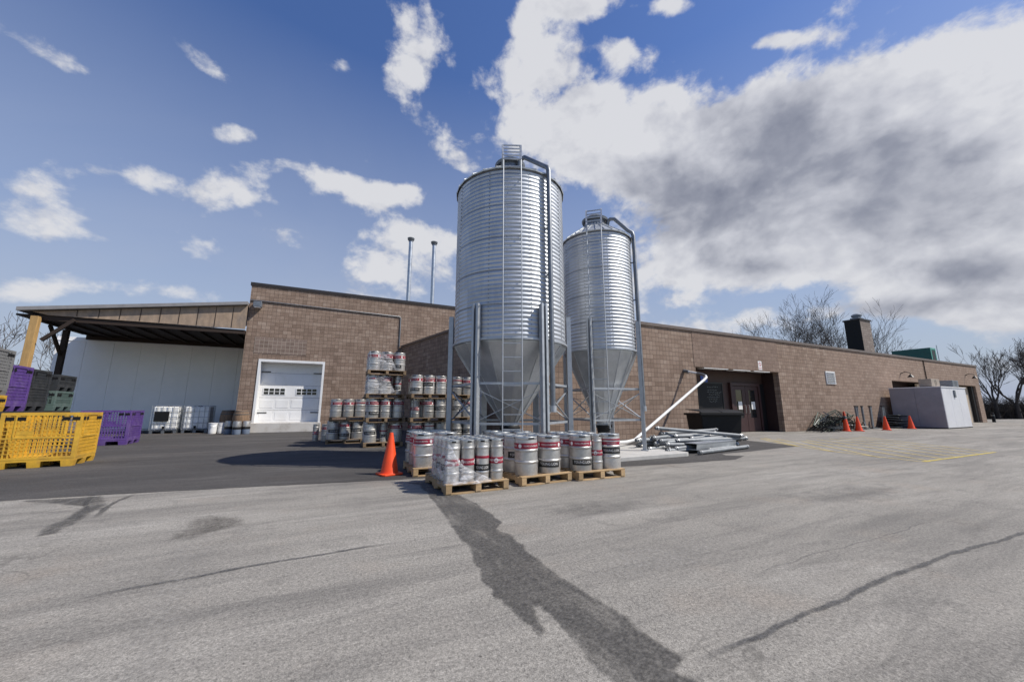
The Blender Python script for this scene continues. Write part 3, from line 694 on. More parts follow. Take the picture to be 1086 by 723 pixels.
ga = MB(); ga.tube([(49.5,13.4,4.9),(49.5,13.4,6.9)],.03,6); ga.build('antenna', MT['galv'], gu)

# wall mounted things
lp = thing('wall_lamp', 'grey floodlight box high on the tall wall corner by the canopy', 'wall lamp', (-3.93,FY,6.75))
MB().span(-4.1,-3.72,FY-.36,FY-.03,6.62,6.92).build('housing', MT['galv_dark'], lp, bevel=.02)
MB().span(-4.06,-3.76,FY-.34,FY-.05,6.59,6.62).build('lens', MT['decal_white'], lp)
MB().span(-3.99,-3.85,FY-.03,FY-.002,6.7,6.98).build('bracket', MT['black_metal'], lp)
for i, (x, z, lb) in enumerate(((37.6,3.75,'black gooseneck lamp on the wall above the white cooler'),(50.3,4.1,'black gooseneck lamp above the beige roll door'))):
    o = thing('wall_lamp', lb, 'wall lamp', (x,WY,z))
    MB().tube([(x,WY-.01,z),(x,WY-.25,z+.12),(x,WY-.5,z+.02),(x,WY-.52,z-.1)],.025,8).build('arm', MT['black_metal'], o)
    MB().lathe([(.03,z-.1),(.07,z-.14),(.2,z-.3),(.19,z-.3)],14,(x,WY-.52,0)).build('shade', MT['black_metal'], o)
    MB().lathe([(.001,.0),(.08,.0),(.08,.04),(.001,.04)],12,(x,WY-.022,z-.02)).build('mount', MT['black_metal'], o)
MB_ = MB(); MB_.tube([(41.9,WY-.04,2.9),(41.9,WY-.04,4.95)],.03,8); MB_.build('conduit', MT['timber_dark'], BLD)
# no-parking plate
sg = thing('wall_sign', 'small white and red plate above the recessed entrance', 'sign', (20.78,WY,3.5))
MB().span(20.63,20.94,WY-.015,WY-.003,3.3,3.77).build('plate', MT['white_paint'], sg)
rg = MB()
for k in range(24):
    a0, a1 = 2*PI*k/24, 2*PI*(k+1)/24
    P = lambda r, a: (20.785+r*math.cos(a), WY-.0175, 3.6+r*math.sin(a))
    rg.quad(P(.085,a0),P(.11,a0),P(.11,a1),P(.085,a1))
rg.box((20.785,WY-.0185,3.6),(.19,.001,.022),M=Matrix.Rotation(R(45),3,'Y')); rg.span(20.66,20.91,WY-.0185,WY-.0165,3.37,3.4)
rg.build('symbol', MT['decal_red'], sg)

# writing turned to mesh
def text_mesh(body, size, extrude=0.0):
    cu = bpy.data.curves.new('lettering','FONT'); cu.body = body; cu.size = size; cu.align_x = 'CENTER'; cu.align_y = 'CENTER'; cu.resolution_u = 2
    o = bpy.data.objects.new('lettering', cu); COL.objects.link(o)
    dg = bpy.context.evaluated_depsgraph_get(); dg.update()
    me = bpy.data.meshes.new_from_object(o.evaluated_get(dg))
    bpy.data.objects.remove(o); return me
def text_geo(body, size, squeeze=1.0):
    me = text_mesh(body, size)
    return [(v.co.x*squeeze, v.co.y) for v in me.vertices], [tuple(p.vertices) for p in me.polygons]

# accessible parking sign
ps = thing('parking_sign', 'blue accessible parking sign on the brown recess wall', 'sign', (17.45,13.2,2.6))
MB().span(17.2,17.72,13.17,13.195,2.36,3.0).build('plate', MT['decal_blue'], ps)
ic = MB(); yy = 13.165
for k in range(18):
    a0, a1 = R(150)+R(270)*k/18, R(150)+R(270)*(k+1)/18
    P = lambda r, a: (17.45+r*math.cos(a), yy, 2.72+r*math.sin(a))
    ic.quad(P(.075,a0),P(.1,a0),P(.1,a1),P(.075,a1))
for k in range(12): ic.quad((17.43,yy,2.93),(17.43+.03*math.cos(k*PI/6),yy,2.93+.03*math.sin(k*PI/6)),(17.43+.03*math.cos((k+1)*PI/6),yy,2.93+.03*math.sin((k+1)*PI/6)))
ic.span(17.42,17.45,yy-.001,yy+.001,2.76,2.9); ic.span(17.45,17.54,yy-.001,yy+.001,2.76,2.785); ic.span(17.53,17.555,yy-.001,yy+.001,2.68,2.78); ic.span(17.23,17.69,yy-.001,yy+.001,2.39,2.55)
ic.build('symbol', MT['decal_white'], ps)
nb_ = thing('notice_board', 'black framed board with chalk writing beside the recessed doors', 'notice board', (17.8,13.2,1.8))
MB().span(16.9,18.75,13.14,13.195,1.0,2.54).build('board', MT['black'], nb_)
f_ = MB(); f_.span(16.85,18.8,13.12,13.14,2.54,2.6); f_.span(16.85,18.8,13.12,13.14,.95,1.0); f_.span(16.85,16.9,13.12,13.14,1,2.54); f_.span(18.75,18.8,13.12,13.14,1,2.54)
f_.build('frame', MT['black_metal'], nb_)
sc = MB()
for r_, (n0, z_) in enumerate(((5,2.36),(4,2.2),(6,2.08),(5,1.96),(6,1.84),(4,1.72),(3,1.6))):
    x_ = 17.55 + random.uniform(0,.15)
    for k in range(n0):
        L_ = random.uniform(.08,.2); p = Vector((x_,13.137,z_)); pp = [p]
        for q in range(5): pp.append(p+Vector((L_*(q+1)/5,0,random.uniform(-.035,.045))))
        for a, b in zip(pp,pp[1:]): sc.bar(a,b,.004,.016)
        x_ += L_+.05
sc.build('chalk_scribble', MT['junk_grey'], nb_)

# ------------------------------------------------------------------ lean-to canopy and cold store behind it
CP = thing('lean_to_canopy', 'timber lean-to roof with raw plywood gable in front of the white store', 'canopy', (-8.4,24,0))
MB().extr([(-12.5,5.43),(FX0-.02,6.68),(FX0-.02,6.84),(-12.5,5.59)],'y',23.3,29.0).build('roof', MT['fascia'], CP)
MB().extr([(-11.6,5.345),(FX0-.02,5.38),(FX0-.02,6.66),(-12.1,5.46)],'y',23.5,23.54).build('gable_panel', MT['plywood'], CP)
bt = MB()
for i in range(9):
    x = -10.7+i*.72; zt = 5.4+(x+12.75)*.1518
    if zt-5.42 > .1: MB().span(x-.012,x+.012,23.485,23.499,5.4,zt-.03).build('batten', MT['timber_dark'], CP)
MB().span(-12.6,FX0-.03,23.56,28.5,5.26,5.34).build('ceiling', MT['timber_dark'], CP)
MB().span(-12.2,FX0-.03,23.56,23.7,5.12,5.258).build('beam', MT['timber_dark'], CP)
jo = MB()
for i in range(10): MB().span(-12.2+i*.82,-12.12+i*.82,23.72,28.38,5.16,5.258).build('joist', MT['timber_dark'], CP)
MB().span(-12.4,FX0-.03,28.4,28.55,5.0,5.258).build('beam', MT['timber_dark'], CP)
MB().span(-12.02,-11.78,23.29,23.53,0,5.24).build('post', MT['timber'], CP, bevel=.01)
MB().bar((-11.6,23.42,4.2),(-10.7,23.42,5.2),.1,.14).build('brace', MT['timber_dark'], CP)
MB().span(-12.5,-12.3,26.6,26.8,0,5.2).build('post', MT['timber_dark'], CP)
MB().bar((-12.4,26.6,3.9),(-12.4,25.4,5.2),.1,.14).build('brace', MT['timber_dark'], CP)
CS = thing('cold_store', 'white insulated panel cold store under the timber canopy', 'cold store', (-9,28.6,0))
for i in range(8):
    x0 = -13.6+i*1.165
    MB().span(x0+.002,x0+1.163,28.6,28.8,.12,5.5 if i else 5.12).build('panel', MT['panel'], CS, bevel=.012)
MB().span(-13.6,-4.3,28.62,34,0,.12).build('plinth', MT['sill'], CS)
MB().span(-12.43,-4.32,28.802,34,.12,5.48).build('body', MT['panel'], CS)
MB().span(-13.6,-4.3,28.575,28.597,4.9,4.96).build('trim', MT['panel'], CS)
MB().bar((-5.1,28.2,.1),(-4.55,28.5,3.6),.06,.03).build('brace', MT['galv_dark'], CS)

# ------------------------------------------------------------------ grain silos
def silo(name, label, cx, cy, rad, z0, z1, roof_h, apex_z, legs, leg_top, leg_w, pipe_az, ladder_az, toward, floor, group):
    S = thing(name, label, 'silo', (cx,cy,floor), 0, group)
    C0 = (cx,cy,0)
    pitch = .102; n = int((z1-z0)/pitch); prof = []
    for i in range(n):
        for k in range(6):
            a = k/6; prof.append((rad+.0085*math.sin(2*PI*a), z0+(i+a)*(z1-z0)/n))
    prof.append((rad,z1))
    MB().lathe(prof,96,C0).build('shell', MT['shell'], S, sharp=180, fix=False)
    sm = MB(); zz = z0
    while zz < z1-.1:
        sm.lathe([(rad+.012,zz-.006),(rad+.014,zz),(rad+.012,zz+.006)],72,C0); zz += pitch*8
    for k in range(9):
        a = toward+.35+2*PI*k/9
        for zb in [z0+.05+q*.102 for q in range(int((z1-z0)/.102))]:
            c_ = (cx+(rad+.014)*math.cos(a),cy+(rad+.014)*math.sin(a),zb); sm.box(c_,(.012,.018,.018),a)
    sm.build('seam', MT['galv_dark'], S)
    # hopper with standing seams
    MB().lathe([(rad+.004,z0+.02),(rad+.004,z0-.03),(.2,apex_z),(.2,apex_z-.06)],14,C0,a0=toward+.1,a1=toward+.1+2*PI,smooth=False).build('hopper', MT['galv_hopper'], S)
    hs = MB()
    for k in range(14):
        a = toward+.1+2*PI*k/14
        hs.bar((cx+rad*math.cos(a),cy+rad*math.sin(a),z0-.03),(cx+.205*math.cos(a),cy+.205*math.sin(a),apex_z),.022,.03)
    hs.build('hopper_seam', MT['galv_hopper'], S)
    MB().lathe([(rad-.02,z0-.01),(rad+.05,z0+.0),(rad+.05,z0+.045),(rad+.01,z0+.05)],72,C0).build('ring', MT['galv_leg'], S)
    # roof, lid
    MB().lathe([(rad+.05,z1-.03),(rad+.06,z1),(.34,z1+roof_h)],28,C0,smooth=False).build('roof', MT['galv_hopper'], S)
    rs = MB()
    for k in range(28):
        a = 2*PI*k/28; rs.bar((cx+(rad+.05)*math.cos(a),cy+(rad+.05)*math.sin(a),z1+.01),(cx+.34*math.cos(a),cy+.34*math.sin(a),z1+roof_h+.01),.02,.04)
    rs.build('roof_rib', MT['galv_hopper'], S)
    zl = z1+roof_h
    MB().lathe([(.34,zl-.05),(.34,zl+.16),(.41,zl+.17),(.43,zl+.24),(.3,zl+.33),(.06,zl+.38),(.05,zl+.44),(.001,zl+.45)],24,C0).build('lid', MT['galv_dark'], S)
    # legs and their feet
    lp_ = []
    for k, a in enumerate(legs):
        r_ = rad+leg_w*.5+.015; t = Vector((-math.sin(a),math.cos(a),0)); rd = Vector((math.cos(a),math.sin(a),0))
        base = Vector((cx,cy,0))+rd*r_; lp_.append((base,t,rd))
        L_ = MB(); M = Matrix.Rotation(a,3,'Z'); h_ = leg_top-floor; zc = floor+h_/2
        L_.box(base-rd*leg_w*.28+Vector((0,0,zc)),(.02,leg_w,h_),M=M)
        for s in (-1,1):
            L_.box(base+t*s*leg_w*.43+Vector((0,0,zc)),(leg_w*.55,leg_w*.13,h_),M=M)
            L_.box(base+t*s*leg_w*.33+rd*leg_w*.28+Vector((0,0,zc)),(.018,leg_w*.32,h_),M=M)
        lg = L_.build('leg', MT['galv_leg'], S)
        MB().box(base+Vector((0,0,floor+.012)),(leg_w*1.5,leg_w*1.7,.024),a).build('foot', MT['galv_leg'], lg)
    br = MB(); n_l = len(lp_)
    for k in range(n_l):
        (p,_,rp), (q,_,rq) = lp_[k], lp_[(k+1)%n_l]
        p = p-rp*leg_w*.4; q = q-rq*leg_w*.4
        lo, hi = Vector((0,0,.95)), Vector((0,0,1.83))
        br.bar(p+lo,q+lo,.05,.05); br.bar(p+hi,q+hi,.05,.05)
        rp2 = (rp+rq)*.012
        br.bar(p+Vector((0,0,1.7))+rp2,q+Vector((0,0,1.0))+rp2,.045,.012); br.bar(p+Vector((0,0,1.0))-rp2,q+Vector((0,0,1.7))-rp2,.045,.012)
    br.build('brace', MT['galv_leg'], S)
    # ladder with rungs up the shell and over the eave
    rd = Vector((math.cos(ladder_az),math.sin(ladder_az),0)); t = Vector((-math.sin(ladder_az),math.cos(ladder_az),0))
    c0 = Vector((cx,cy,0)); r_ = rad+.16; ld = MB(); rn = MB()
    for s in (-1,1):
        q = c0+rd*r_+t*s*.21
        ld.bar(q+Vector((0,0,.75)),q+Vector((0,0,z1+.1)),.024,.018)
        top = c0+rd*(rad-.18)+t*s*.23
        ld.bar(q+Vector((0,0,z1+.1)),top+Vector((0,0,z1+.75)),.04,.02)
        ld.bar(top+Vector((0,0,z1+.75)),c0+rd*(rad-.5)+t*s*.23+Vector((0,0,z1+.95)),.04,.02)
        ld.bar(top+Vector((0,0,z1+.75)),c0+rd*(rad-.42)+t*s*.23+Vector((0,0,z1+.3)),.03,.02)
        ld.bar(c0+rd*(rad-.5)+t*s*.23+Vector((0,0,z1+.95)),c0+rd*(rad-.45)+t*s*.23+Vector((0,0,z1+.3)),.03,.02)
        for zb in (z0+.3,z0+1.4,z0+2.5,z1-.3): ld.bar(c0+rd*rad+t*s*.21+Vector((0,0,zb)),q+Vector((0,0,zb)),.02)
    L_ = ld.build('ladder', MT['galv_leg'], S)
    z = .85
    while z < z1+.05:
        MB().bar(c0+rd*r_-t*.21+Vector((0,0,z)),c0+rd*r_+t*.21+Vector((0,0,z)),.018).build('rung', MT['galv_leg'], L_); z += .305
    for k in range(5):
        f = k/4; p = c0+rd*(r_+(rad-.18-r_)*f)+Vector((0,0,z1+.12+.62*f)); MB().bar(p-t*.22,p+t*.22,.028).build('rung', MT['galv_leg'], L_)
    # fill pipe
    rd = Vector((math.cos(pipe_az),math.sin(pipe_az),0)); P0 = c0+rd*(rad+.12)
    inn = c0+rd*.5
    pts = [P0+Vector((0,0,1.25)),P0+Vector((0,0,z1+.05)),P0-rd*.03+Vector((0,0,z1+.17)),P0-rd*.14+Vector((0,0,z1+.26)),
           inn+rd*.14+Vector((0,0,zl+.16)),inn+Vector((0,0,zl+.19)),inn-rd*.07+Vector((0,0,zl+.14)),inn-rd*.1+Vector((0,0,zl-.02))]
    FP = MB().tube(pts,.06,12).build('fill_pipe', MT['galv_dark'], S)
    MB().tube([P0+Vector((0,0,1.2)),P0+Vector((0,0,1.34))],.08,12).build('coupling', MT['galv_leg'], FP)
    for zb in (z0+.4,z0+1.6,z0+2.8): MB().bar(c0+rd*(rad-.01)+Vector((0,0,zb)),P0+Vector((0,0,zb)),.03).build('bracket', MT['galv_dark'], FP)
    # slide gate boot
    MB().lathe([(.22,apex_z-.06),(.26,apex_z-.1),(.26,apex_z-.16),(.2,apex_z-.18),(.13,floor+.22),(.13,floor+.12)],16,C0).build('boot', MT['black'], S)
    return S
TW = R(64.57+180)
silo('grain_silo','larger corrugated steel grain silo on six legs behind the film-wrapped kegs',4.12,8.67,1.435,2.8,7.03,.8,.92,[TW+R(30+60*k) for k in range(6)],3.64,.17,TW+R(38),TW+R(2),TW,.006,'corrugated grain silos')
TW2 = R(50.96+180)
silo('grain_silo','smaller corrugated steel grain silo on four legs beside the white auger tube',7.46,9.14,1.07,2.92,6.54,.6,.88,[TW2+R(76-90*k) for k in range(4)],3.84,.135,TW2+R(76),TW2-R(2),TW2,.1,'corrugated grain silos')
au = thing('auger_tube', 'long white grain auger tube rising from the smaller silo to the wall', 'auger tube', (7.46,9.14,.2))
pts = [(7.5,9.18,.25),(8.6,9.45,.22),(9.1,9.6,.25),(9.45,9.75,.36)]
p1 = Vector((9.45,9.75,.36)); p2 = Vector((14.55,10.95,2.5))
for k in range(1,9): pts.append(tuple(p1+(p2-p1)*k/8))
pts += [(14.78,11.03,2.6),(14.9,11.15,2.68),(14.95,11.35,2.76),(14.95,11.6,2.83),(14.9,12.0,2.93),(14.87,12.2,2.98)]
MB().tube(pts,.052,12).build('tube', MT['pipe_white'], au)
MB().tube([(14.9,12.0,2.93),(14.87,12.245,2.99)],.085,12).build('collar', MT['galv_dark'], au)
MB().tube([(14.9,11.14,2.675),(14.95,11.35,2.76),(14.95,11.6,2.83)],.062,12).build('elbow', MT['galv_dark'], au)

# ------------------------------------------------------------------ kegs and pallets
KH = .64
def wrap_text(body, size, r, zc, squeeze=1.0, ang0=-PI/2):
    vs, fs = text_geo(body, size, squeeze)
    return [(r*math.cos(ang0+x/r), r*math.sin(ang0+x/r), zc+y) for x, y in vs], fs
def make_keg(r, bands, sticker=None, double=False, name='beer_keg', emblem=True):
    k = thing(name, 'keg', 'keg')
    s = r/.22; ribs = (.215,.41) if r > .18 else (.13,.51)
    prof = [(.001,.03),(r*.7,.03),(r*.86,.0),(r*.93,.0),(r*.93,.04),(r*.945,.075)]
    for z in ribs: prof += [(r*.945,z-.024),(r*.965,z-.02),(r*1.0,z-.01),(r*1.0,z+.01),(r*.965,z+.02),(r*.945,z+.024)]
    prof += [(r*.945,KH-.09),(r*.93,KH-.06),(r*.6,KH-.035),(r*.22,KH-.02),(.001,KH-.018)]
    body = MB().lathe(prof,28).build('shell', MT['steel'], k, sharp=24)
    tp = MB(); tp.lathe([(r*.9,KH-.065),(r*.93,KH-.045),(r*.94,KH-.005),(r*.925,KH),(r*.88,KH),(r*.87,KH-.045)],28)
    ch_ = tp.build('chime', MT['steel_dull'], k, sharp=50)
    hh = MB()
    for a in (-PI/2,PI/6,5*PI/6):
        w_ = .3
        hh.lathe([(r*.945,KH-.04),(r*.952,KH-.038),(r*.952,KH-.018),(r*.945,KH-.016)],6,(0,0,0),a-w_,a+w_)
    hh.build('handle_slot', MT['black'], ch_)
    MB().lathe([(.045,KH-.03),(.045,KH+.0),(.03,KH+.008),(.001,KH+.008)],12).build('valve', MT['steel_dull'], k)
    for (z, h_) in bands:
        rr = r*.95+.004
        bd = MB().lathe([(rr-.004,z-h_/2),(rr,z-h_/2+.002),(rr,z+h_/2-.002),(rr-.004,z+h_/2)],28).build('red_band', MT['red'], k, sharp=50)
        if h_ > .05:
            t = MB()
            for a in (-PI/2,PI/6,5*PI/6):
                vs, fs = wrap_text('YOUNG LION BREWING', h_*.46 if r > .18 else h_*.5, rr+.0015, z, .62 if r > .18 else .5, a); t.add(vs, fs)
                if emblem:
                    a2 = a+PI/3; q = MB()
                    n_ = 12; vs = [(rr+.0015,0)]
                    ring = [((rr+.0015)*math.cos(a2+.55*h_*math.cos(2*PI*i/n_)*.62/r), (rr+.0015)*math.sin(a2+.55*h_*math.cos(2*PI*i/n_)*.62/r), z+.36*h_*math.sin(2*PI*i/n_)) for i in range(n_)]
                    t.add(ring,[tuple(range(n_))])
            t.build('lettering', MT['decal_white'], bd, fix=False)
    if sticker:
        z, h_, full = sticker; rr = r*.95+.004
        for a in ([-PI/2, PI/2] if full else [-PI/2]):
            wd = 1.02 if r > .18 else 1.25
            stk = MB().lathe([(rr,z-h_/2),(rr,z+h_/2)],16,(0,0,0),a-wd,a+wd).build('sticker', MT['decal_black'], k)
            vs, fs = wrap_text('YOUNG LION', h_*.62, rr+.0015, z, .8 if r > .18 else .6, a)
            t = MB(); t.add(vs, fs); t.build('lettering', MT['decal_white'], stk, fix=False)
    return k
RB, RS_ = .215, .118
K = {
 'A': (Proto(make_keg(RB,[(.485,.095)])),'wide red-banded keg',RB),
 'B': (Proto(make_keg(RB,[(.485,.095)],(.155,.11,True))),'wide red-banded keg, black sticker below,',RB),
 'C': (Proto(make_keg(RB,[(.535,.03),(.465,.06)],(.33,.11,True))),'wide two-striped keg, black sticker,',RB),
 'D': (Proto(make_keg(RS_,[(.3,.1)])),'slim red-banded keg',RS_),
 'E': (Proto(make_keg(RS_,[(.36,.04)],(.2,.1,True))),'slim black-stickered keg',RS_),
 'F': (Proto(make_keg(RB,[],(.3,.11,True))),'wide black-stickered keg',RB),
 'G': (Proto(make_keg(RB,[(.515,.035)])),'wide thin-striped keg',RB),
}
ORD = ['first','second','third','fourth','fifth']
USED = set()
def uniq(lb):
    assert lb not in USED, lb
    n = len(lb.split()); assert 4 <= n <= 16, (n, lb)
    USED.add(lb); return lb
def put_keg(kind, x, y, z, label, group, rz=None):
    p, d, r = K[kind]
    rz = random.uniform(-.5,.5) if rz is None else rz
    # kegs turned so that the band shows its lettering to the lot
    return p.put((x,y,z), -R(12)+rz, uniq(d+' '+label), group, tilt=(random.uniform(-.006,.006),random.uniform(-.006,.006)))
def make_pallet(wd, dp, m, name='wooden_pallet'):
    p = thing(name, 'pallet', 'pallet'); H = .155
    dk = MB(); n = 7; bw = .1
    for i in range(n):
        y = bw/2+(dp-bw)*i/(n-1); dk.box((wd/2,y,H-.011),(wd,bw,.022))
    dk.build('deck', MT[m], p, bevel=.003)
    for x in (.05,wd/2,wd-.05):
        s = MB(); s.extr([(0,.023),(0,H-.023),(dp,H-.023),(dp,.023),(dp*.82,.023),(dp*.8,.07),(dp*.64,.07),(dp*.62,.023),(dp*.38,.023),(dp*.36,.07),(dp*.2,.07),(dp*.18,.023)],'x',x-.045,x+.045)
        s.build('stringer', MT[m], p)
    bt = MB()
    for y in (.06,dp/2,dp-.06): bt.box((wd/2,y,.011),(wd,.1,.022))
    bt.build('bottom_board', MT[m], p)
    return p
PH = .156
PA = Proto(make_pallet(1.06,1.22,'wood')); PB = Proto(make_pallet(1.27,1.0,'wood_old'))
GP, GK = 'wooden pallets under the kegs', 'steel beer kegs on pallets and on the ground'
# pallet behind the cone
PA.put((1.52,7.45,.005),R(-1),uniq('wooden pallet under the kegs behind the large orange cone'),GP)
for i in range(3):
    for j in range(2):
        kd = [['A','A'],['B','A'],['C','G']][i][j]
        put_keg(kd, 1.76+j*.47, 7.7+i*.42, .16, f"{['left','right'][j]} in {['front','middle','back'][i]} row behind orange cone", GK, rz=[[-.35,.2],[.5,.1],[1,.4]][i][j])
# film wrapped pallet of slim kegs
PA.put((1.66,5.72,.001),R(1.5),uniq('wooden pallet under the film-wrapped slim kegs, nearest the camera'),GP)
for i in range(4):
    for j in range(4):
        kd = ('D','D','E','D')[j] if i == 0 else random.choice('DDE')
        put_keg(kd, 1.80+j*.25, 5.9+i*.26, PH+.001, f"{ORD[j]} from left, {ORD[i]} row of film-wrapped pallet", GK, rz=[.1,.2,-.1,.9][j] if i == 0 else None)
# long row of two pallets
PA.put((2.98,5.8,.001),R(4),uniq('pale wooden pallet under wide kegs between film-wrapped and rightmost pallets'),GP)
PA.put((3.0,7.08,.006),R(0),uniq('wooden pallet of wide kegs partly beneath the larger silo'),GP)
for i in range(3):
    for j in range(2):
        kd = [['A','B'],['F','G'],['C','A']][i][j]
        put_keg(kd, 3.2+j*.49-i*.03, 6.06+i*.4+j*.03, PH+.002, f"{['left','right'][j]} in {['front','middle','back'][i]} row, middle front pallet", GK, rz=[[.25,-.35],[.15,.0],[0,.3]][i][j])
for i in range(2):
    for j in range(2):
        put_keg('ACGA'[i*2+j], 3.27+j*.5, 7.33+i*.48, PH+.006, f"{['left','right'][j]} in {['front','back'][i]} row of pallet beneath silo", GK)
# right pallet
PA.put((4.12,5.78,.001),R(-1),uniq('wooden pallet under mixed kegs, nearest the concrete pad'),GP)
for (kd, x, y, lb, rz) in (('B',4.34,6.02,'left in front row, rightmost front pallet',-.2),('D',4.68,5.98,'in front row, rightmost front pallet',.5),('C',5.02,6.0,'right in front row, rightmost front pallet',-.25),
        ('A',4.33,6.47,'left in middle row, rightmost front pallet',.2),('G',4.82,6.5,'right in middle row, rightmost front pallet',.1),('A',4.36,6.85,'left in back row, rightmost front pallet',0),('F',4.88,6.88,'right in back row, rightmost front pallet',.7)):
    put_keg(kd, x, y, PH+.001, lb, GK, rz)
# stacks in the corner
def stack(x, y, levels, desc, cols, zb=.005, ang=0, skip=()):
    Z = zb; names = {1:['only'],2:['bottom','top'],3:['bottom','middle','top'],4:['bottom','second','third','top']}[levels]
    for L in range(levels):
        dx = random.uniform(-.04,.04); dy = random.uniform(-.03,.03)
        PB.put((x+dx,y+dy,Z),R(ang+random.uniform(-1.5,1.5)),uniq(f"{names[L]} wooden pallet of {desc}"),GP)
        row = cols[L]
        for i in range(2):
            for j, kd in enumerate(row):
                if (L,i,j) in skip: continue
                xx = x+dx+.22+j*(.83/(len(row)-1) if len(row) > 1 else 0)
                col = ['left','centre','right'][j] if len(row) == 3 else ['left','right'][j]
                put_keg(kd, xx, y+dy+.24+i*.48, Z+PH, f"{col} {['front','rear'][i]}, {names[L]} level, {desc}", GK, rz=random.uniform(-.6,.5))
        Z += PH+KH+.004
stack(1.1,13.4,4,'four-high keg stack',[['F','E','A'],['B','A','A'],['G','C','E'],['A','C','B']],skip=((0,1,1),))
stack(2.48,12.95,3,'stack beside the four-high one',[['A','G','F'],['D','A','F'],['B','C','A']])
stack(3.95,13.15,3,'stack seen through silo legs',[['F','F','G'],['F','A','G'],['G','A','C']])
stack(-.02,15.3,2,'low keg stack near the door',[['F','B','F'],['A','A','G']])
put_keg('D', -.42, 17.2, .004, 'on asphalt, leftmost of the loose pair', GK, .3)
put_keg('A', -.02, 17.0, .004, 'on asphalt beside a loose slim keg', GK, -.2)

def film(name, pts_rows, label, parent=None):
    """a wrinkled sheet through rows of points"""
    nr, nc = len(pts_rows), len(pts_rows[0]); sub = 8; vs = []; fs = []
    R_, C_ = (nr-1)*sub+1, (nc-1)*sub+1
    for r in range(R_):
        for c in range(C_):
            i, u = min(r//sub,nr-2), r/sub-min(r//sub,nr-2); j, v = min(c//sub,nc-2), c/sub-min(c//sub,nc-2)
            A_, B_, C2, D_ = (Vector(pts_rows[i][j]),Vector(pts_rows[i][j+1]),Vector(pts_rows[i+1][j]),Vector(pts_rows[i+1][j+1]))
            p = (A_*(1-v)+B_*v)*(1-u)+(C2*(1-v)+D_*v)*u
            w_ = noise.noise(p*5)*.022+noise.noise(Vector((p.x*3+p.z*14,p.y*3+p.z*12,p.x*8)))*.014
            vs.append(p+Vector((w_,w_*.9,w_*.3)))
    for r in range(R_-1):
        for c in range(C_-1): fs.append((r*C_+c,r*C_+c+1,(r+1)*C_+c+1,(r+1)*C_+c))
    b = MB(); b.add(vs, fs, True); o = b.build(name, MT['film'], sharp=180, fix=False)
    return tag(o, uniq(label), 'plastic film')
z0, z1 = .12, .83
film('stretch_film', [[(1.66,6.86,z0),(1.64,6.3,z0-.02),(1.66,5.74,z0+.02),(1.9,5.71,z0+.03),(2.2,5.72,z0+.02),(2.42,5.73,z0+.03)],
                      [(1.65,6.86,.35),(1.64,6.3,.33),(1.67,5.76,.36),(1.9,5.745,.33),(2.15,5.75,.24),(2.4,5.75,.19)],
                      [(1.66,6.86,.6),(1.66,6.3,.62),(1.68,5.77,.62),(1.86,5.755,.5),(2.0,5.76,.36),(2.3,5.76,.24)],
                      [(1.67,6.86,z1),(1.67,6.3,z1-.02),(1.7,5.78,z1-.06),(1.76,5.77,.66),(1.86,5.77,.46),(2.2,5.77,.28)]],
     'torn clear film around the nearest pallet of slim kegs')
for L, lb in ((2,'clear film around the third level of the four-high stack'),(3,'clear film around the top level of the four-high stack')):
    zb = .005+L*.8+.14
    film('stretch_film', [[(1.07,14.3,zb),(1.07,13.45,zb),(1.5,13.38,zb),(2.0,13.38,zb+.05)],[(1.07,14.3,zb+.34),(1.07,13.47,zb+.34),(1.5,13.4,zb+.3),(1.9,13.4,zb+.26)],[(1.09,14.3,zb+.66),(1.1,13.5,zb+.67),(1.45,13.42,zb+.62),(1.75,13.42,zb+.5)]], lb)

# ------------------------------------------------------------------ traffic cones
def make_cone(band=False, h=.8):
    c = thing('traffic_cone', 'cone', 'traffic cone')
    bs = MB(); bs.prism([(-.21,-.17),(-.17,-.21),(.17,-.21),(.21,-.17),(.21,.17),(.17,.21),(-.17,.21),(-.21,.17)],.0,.035); bs.build('base', MT['orange'], c, bevel=.008)
    MB().lathe([(.175,.035),(.165,.06),(.04,h-.03),(.035,h),(.024,h),(.022,h-.04)],24).build('body', MT['orange'], c, sharp=50)
    if band:
        r = lambda z: .165+(.04-.165)*(z-.06)/(h-.09)+.004
        MB().lathe([(r(h*.62),h*.62),(r(h*.78),h*.78)],24).build('grey_band', MT['ash_plastic'], c)
    return c
CN = Proto(make_cone())
CN.put((1.16,7.98,.005),R(15),uniq('large clean orange cone beside the front keg pallets'),'orange traffic cones')
for (x, y, lb) in ((26.82,10.85,'orange cone right of the grey-banded one, before the debris'),(29.4,10.6,'orange cone before the upright stanchions by the far wall'),(32.7,10.6,'orange cone nearest the white walk-in cooler')):
    CN.put((x,y,.001),random.uniform(0,1),uniq(lb),'orange traffic cones')
Proto(make_cone(True,1.08)).put((26.05,11.1,.001),.4,uniq('tall orange cone with grey band before the green debris'),'orange traffic cones')

